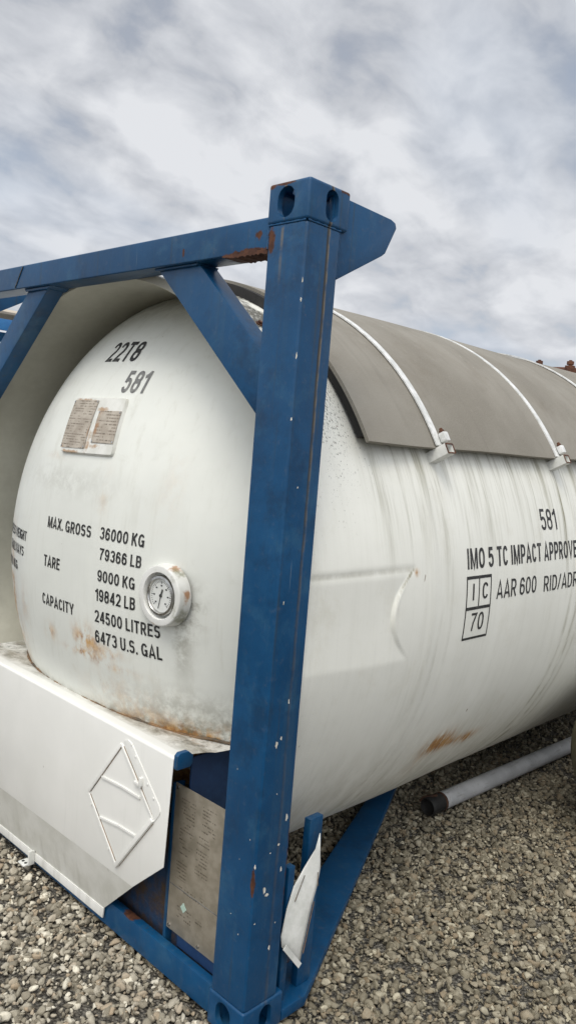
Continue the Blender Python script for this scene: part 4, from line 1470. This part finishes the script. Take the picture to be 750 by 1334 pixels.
for px_n in (-1.219, 1.219):
    for py in (.45, 6.35):
        x0 = NX + px_n - (.16 if px_n > 0 else 0)
        MB().box(x0, x0 + .16, py, py + .15, GZ, 1.9).build('corner_post', BAND, nb, .01)
for py in (.47, 6.37):
    MB().box(NX - 1.06, NX + 1.06, py, py + .1, 1.8, 1.9).build('top_rail', BAND, nb, .008)
    MB().box(NX - 1.06, NX + 1.06, py, py + .1, GZ, .06).build('bottom_rail', BAND, nb, .008)
for py in (1.6, 5.2):
    MB().box(NX - 1.06, NX + 1.06, py, py + .15, GZ, .14).build('saddle', BAND, nb, .008)


# ------------------------------------------------------------------ ground
def ground_mat():
    M = Mat('gravel_bed', 0.9)
    v = M.n('ShaderNodeTexVoronoi', feature='F1')
    M.put(v.inputs['Vector'], M.pos)
    v.inputs['Scale'].default_value = 75
    sepc = M.n('ShaderNodeSeparateColor')
    M.put(sepc.inputs[0], v.outputs['Color'])
    c = M.mix(sepc.outputs[0], (0.10, 0.092, 0.075), (0.26, 0.245, 0.21))
    c = M.mix(M.step(v.outputs['Distance'], 0.55, 0.8), c, (0.035, 0.03, 0.025))
    c = M.mix(M.math('MULTIPLY', M.step(M.noise(0.5, 5), 0.4, 0.65), 0.4), c, (0.13, 0.11, 0.085))
    M.color(c)
    M.bump(M.math('SUBTRACT', 1.0, v.outputs['Distance']), .03, 1.0)
    return M.m


b = MB()
b.add([(-600, -600, GZ - .030), (600, -600, GZ - .030), (600, 600, GZ - .030), (-600, 600, GZ - .030)], [(0, 1, 2, 3)])
gr = b.build('ground', ground_mat())
gr['kind'] = 'structure'


def stone_mat(name, gain):
    M = Mat(name, 0.85)
    ge = M.n('ShaderNodeNewGeometry')
    rnd = ge.outputs['Random Per Island']
    ra = M.n('ShaderNodeValToRGB')
    els = ra.color_ramp.elements
    els[0].position, els[0].color = 0.0, (0.11, 0.095, 0.068, 1)
    els[1].position, els[1].color = 1.0, (0.52, 0.485, 0.39, 1)
    for p, c in ((0.3, (0.20, 0.18, 0.135)), (0.55, (0.28, 0.255, 0.20)), (0.7, (0.25, 0.195, 0.13)), (0.86, (0.34, 0.315, 0.255))):
        e_ = els.new(p)
        e_.color = (*c, 1)
    M.put(ra.inputs[0], rnd)
    gn_ = M.n('ShaderNodeMixRGB', blend_type='MULTIPLY')
    gn_.inputs[0].default_value = 1
    gn_.inputs[2].default_value = (*gain, 1)
    M.put(gn_.inputs[1], ra.outputs[0])
    c = gn_.outputs[0]
    c = M.mix(M.step(M.noise(90, 4, 0.65), 0.4, 0.7, 0, .35), c, (0.30, 0.275, 0.22))
    M.color(c)
    M.bump(M.noise(140, 4, .65), .003, .7)
    return M.m


def stones(name, label, mat, areas):
    bm_ = bmesh.new()
    bmesh.ops.create_icosphere(bm_, subdivisions=2, radius=1)
    bv = np.array([v.co[:] for v in bm_.verts])
    bf = np.array([[v.index for v in f.verts] for f in bm_.faces])
    bm_.free()
    protos = []
    for k in range(24):
        d = bv.copy()
        # planar cuts give broken faces
        for _ in range(8):
            nrm = rng.normal(size=3)
            nrm /= np.linalg.norm(nrm)
            c = rng.uniform(.28, .68)
            s_ = d @ nrm
            d = d - np.outer(np.maximum(s_ - c, 0), nrm)
        d = d * (1 + .05 * rng.normal(size=(len(d), 1)))
        d = d * np.array([1.0, rng.uniform(.65, .95), rng.uniform(.5, .75)])
        protos.append(d)
    pts = []

    def scatter(x0, x1, y0, y1, dens, s0, s1, keep=None):
        n_ = int((x1 - x0) * (y1 - y0) * dens)
        x = rng.uniform(x0, x1, n_)
        y = rng.uniform(y0, y1, n_)
        s_ = s0 + (s1 - s0) * rng.random(n_) ** 2.8
        if keep is not None:
            k = keep(x, y)
            x, y, s_ = x[k], y[k], s_[k]
        pts.append(np.stack([x, y, s_], 1))
    for ar in areas:
        scatter(*ar)
    A = np.concatenate(pts)
    n_ = len(A)
    pid = rng.integers(0, 24, n_)
    ax = rng.normal(size=(n_, 3)) * .35
    yaw_ = rng.uniform(0, 6.283, n_)
    V = np.zeros((n_, len(bv), 3), dtype=np.float32)
    P0 = np.array(protos)[pid]
    cs_, sn_ = np.cos(yaw_)[:, None], np.sin(yaw_)[:, None]
    tx, ty = ax[:, 0][:, None], ax[:, 1][:, None]
    x, y, z = P0[..., 0], P0[..., 1], P0[..., 2]
    y, z = y * np.cos(tx) - z * np.sin(tx), y * np.sin(tx) + z * np.cos(tx)
    x, z = x * np.cos(ty) + z * np.sin(ty), -x * np.sin(ty) + z * np.cos(ty)
    x, y = x * cs_ - y * sn_, x * sn_ + y * cs_
    s_ = A[:, 2][:, None]
    V[..., 0] = x * s_ + A[:, 0][:, None]
    V[..., 1] = y * s_ + A[:, 1][:, None]
    V[..., 2] = z * s_ + GZ - .026 + .018 * rng.random(n_)[:, None] ** 1.3 - s_ * .15
    F = (bf[None] + (np.arange(n_) * len(bv))[:, None, None]).reshape(-1, 3)
    me_ = bpy.data.meshes.new(name)
    me_.vertices.add(n_ * len(bv))
    me_.vertices.foreach_set('co', V.reshape(-1))
    me_.loops.add(F.size)
    me_.loops.foreach_set('vertex_index', F.reshape(-1).astype(np.int32))
    me_.polygons.add(len(F))
    me_.polygons.foreach_set('loop_start', np.arange(0, F.size, 3, dtype=np.int32))
    me_.update(calc_edges=True)
    o_ = link(name, me_, mat)
    o_['kind'] = 'stuff'
    o_['label'] = label
    return o_


stones('coarse_gravel', 'coarse grey-beige crushed stone in front of the white box, tinted pale as by open light', stone_mat('lit_crushed_stone', (1.44, 1.44, 1.46)),  # gain brightens these stones as if under open light
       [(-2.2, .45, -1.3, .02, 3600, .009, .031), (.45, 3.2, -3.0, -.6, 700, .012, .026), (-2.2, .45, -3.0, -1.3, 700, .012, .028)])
stones('fine_gravel', 'finer brown-grey crushed stone beside and under the tank, darkened as by its shade', stone_mat('shaded_brown_crushed_stone', (0.95, 0.925, 0.85)),  # gain browns the stones and darkens them as if in the tank's shade
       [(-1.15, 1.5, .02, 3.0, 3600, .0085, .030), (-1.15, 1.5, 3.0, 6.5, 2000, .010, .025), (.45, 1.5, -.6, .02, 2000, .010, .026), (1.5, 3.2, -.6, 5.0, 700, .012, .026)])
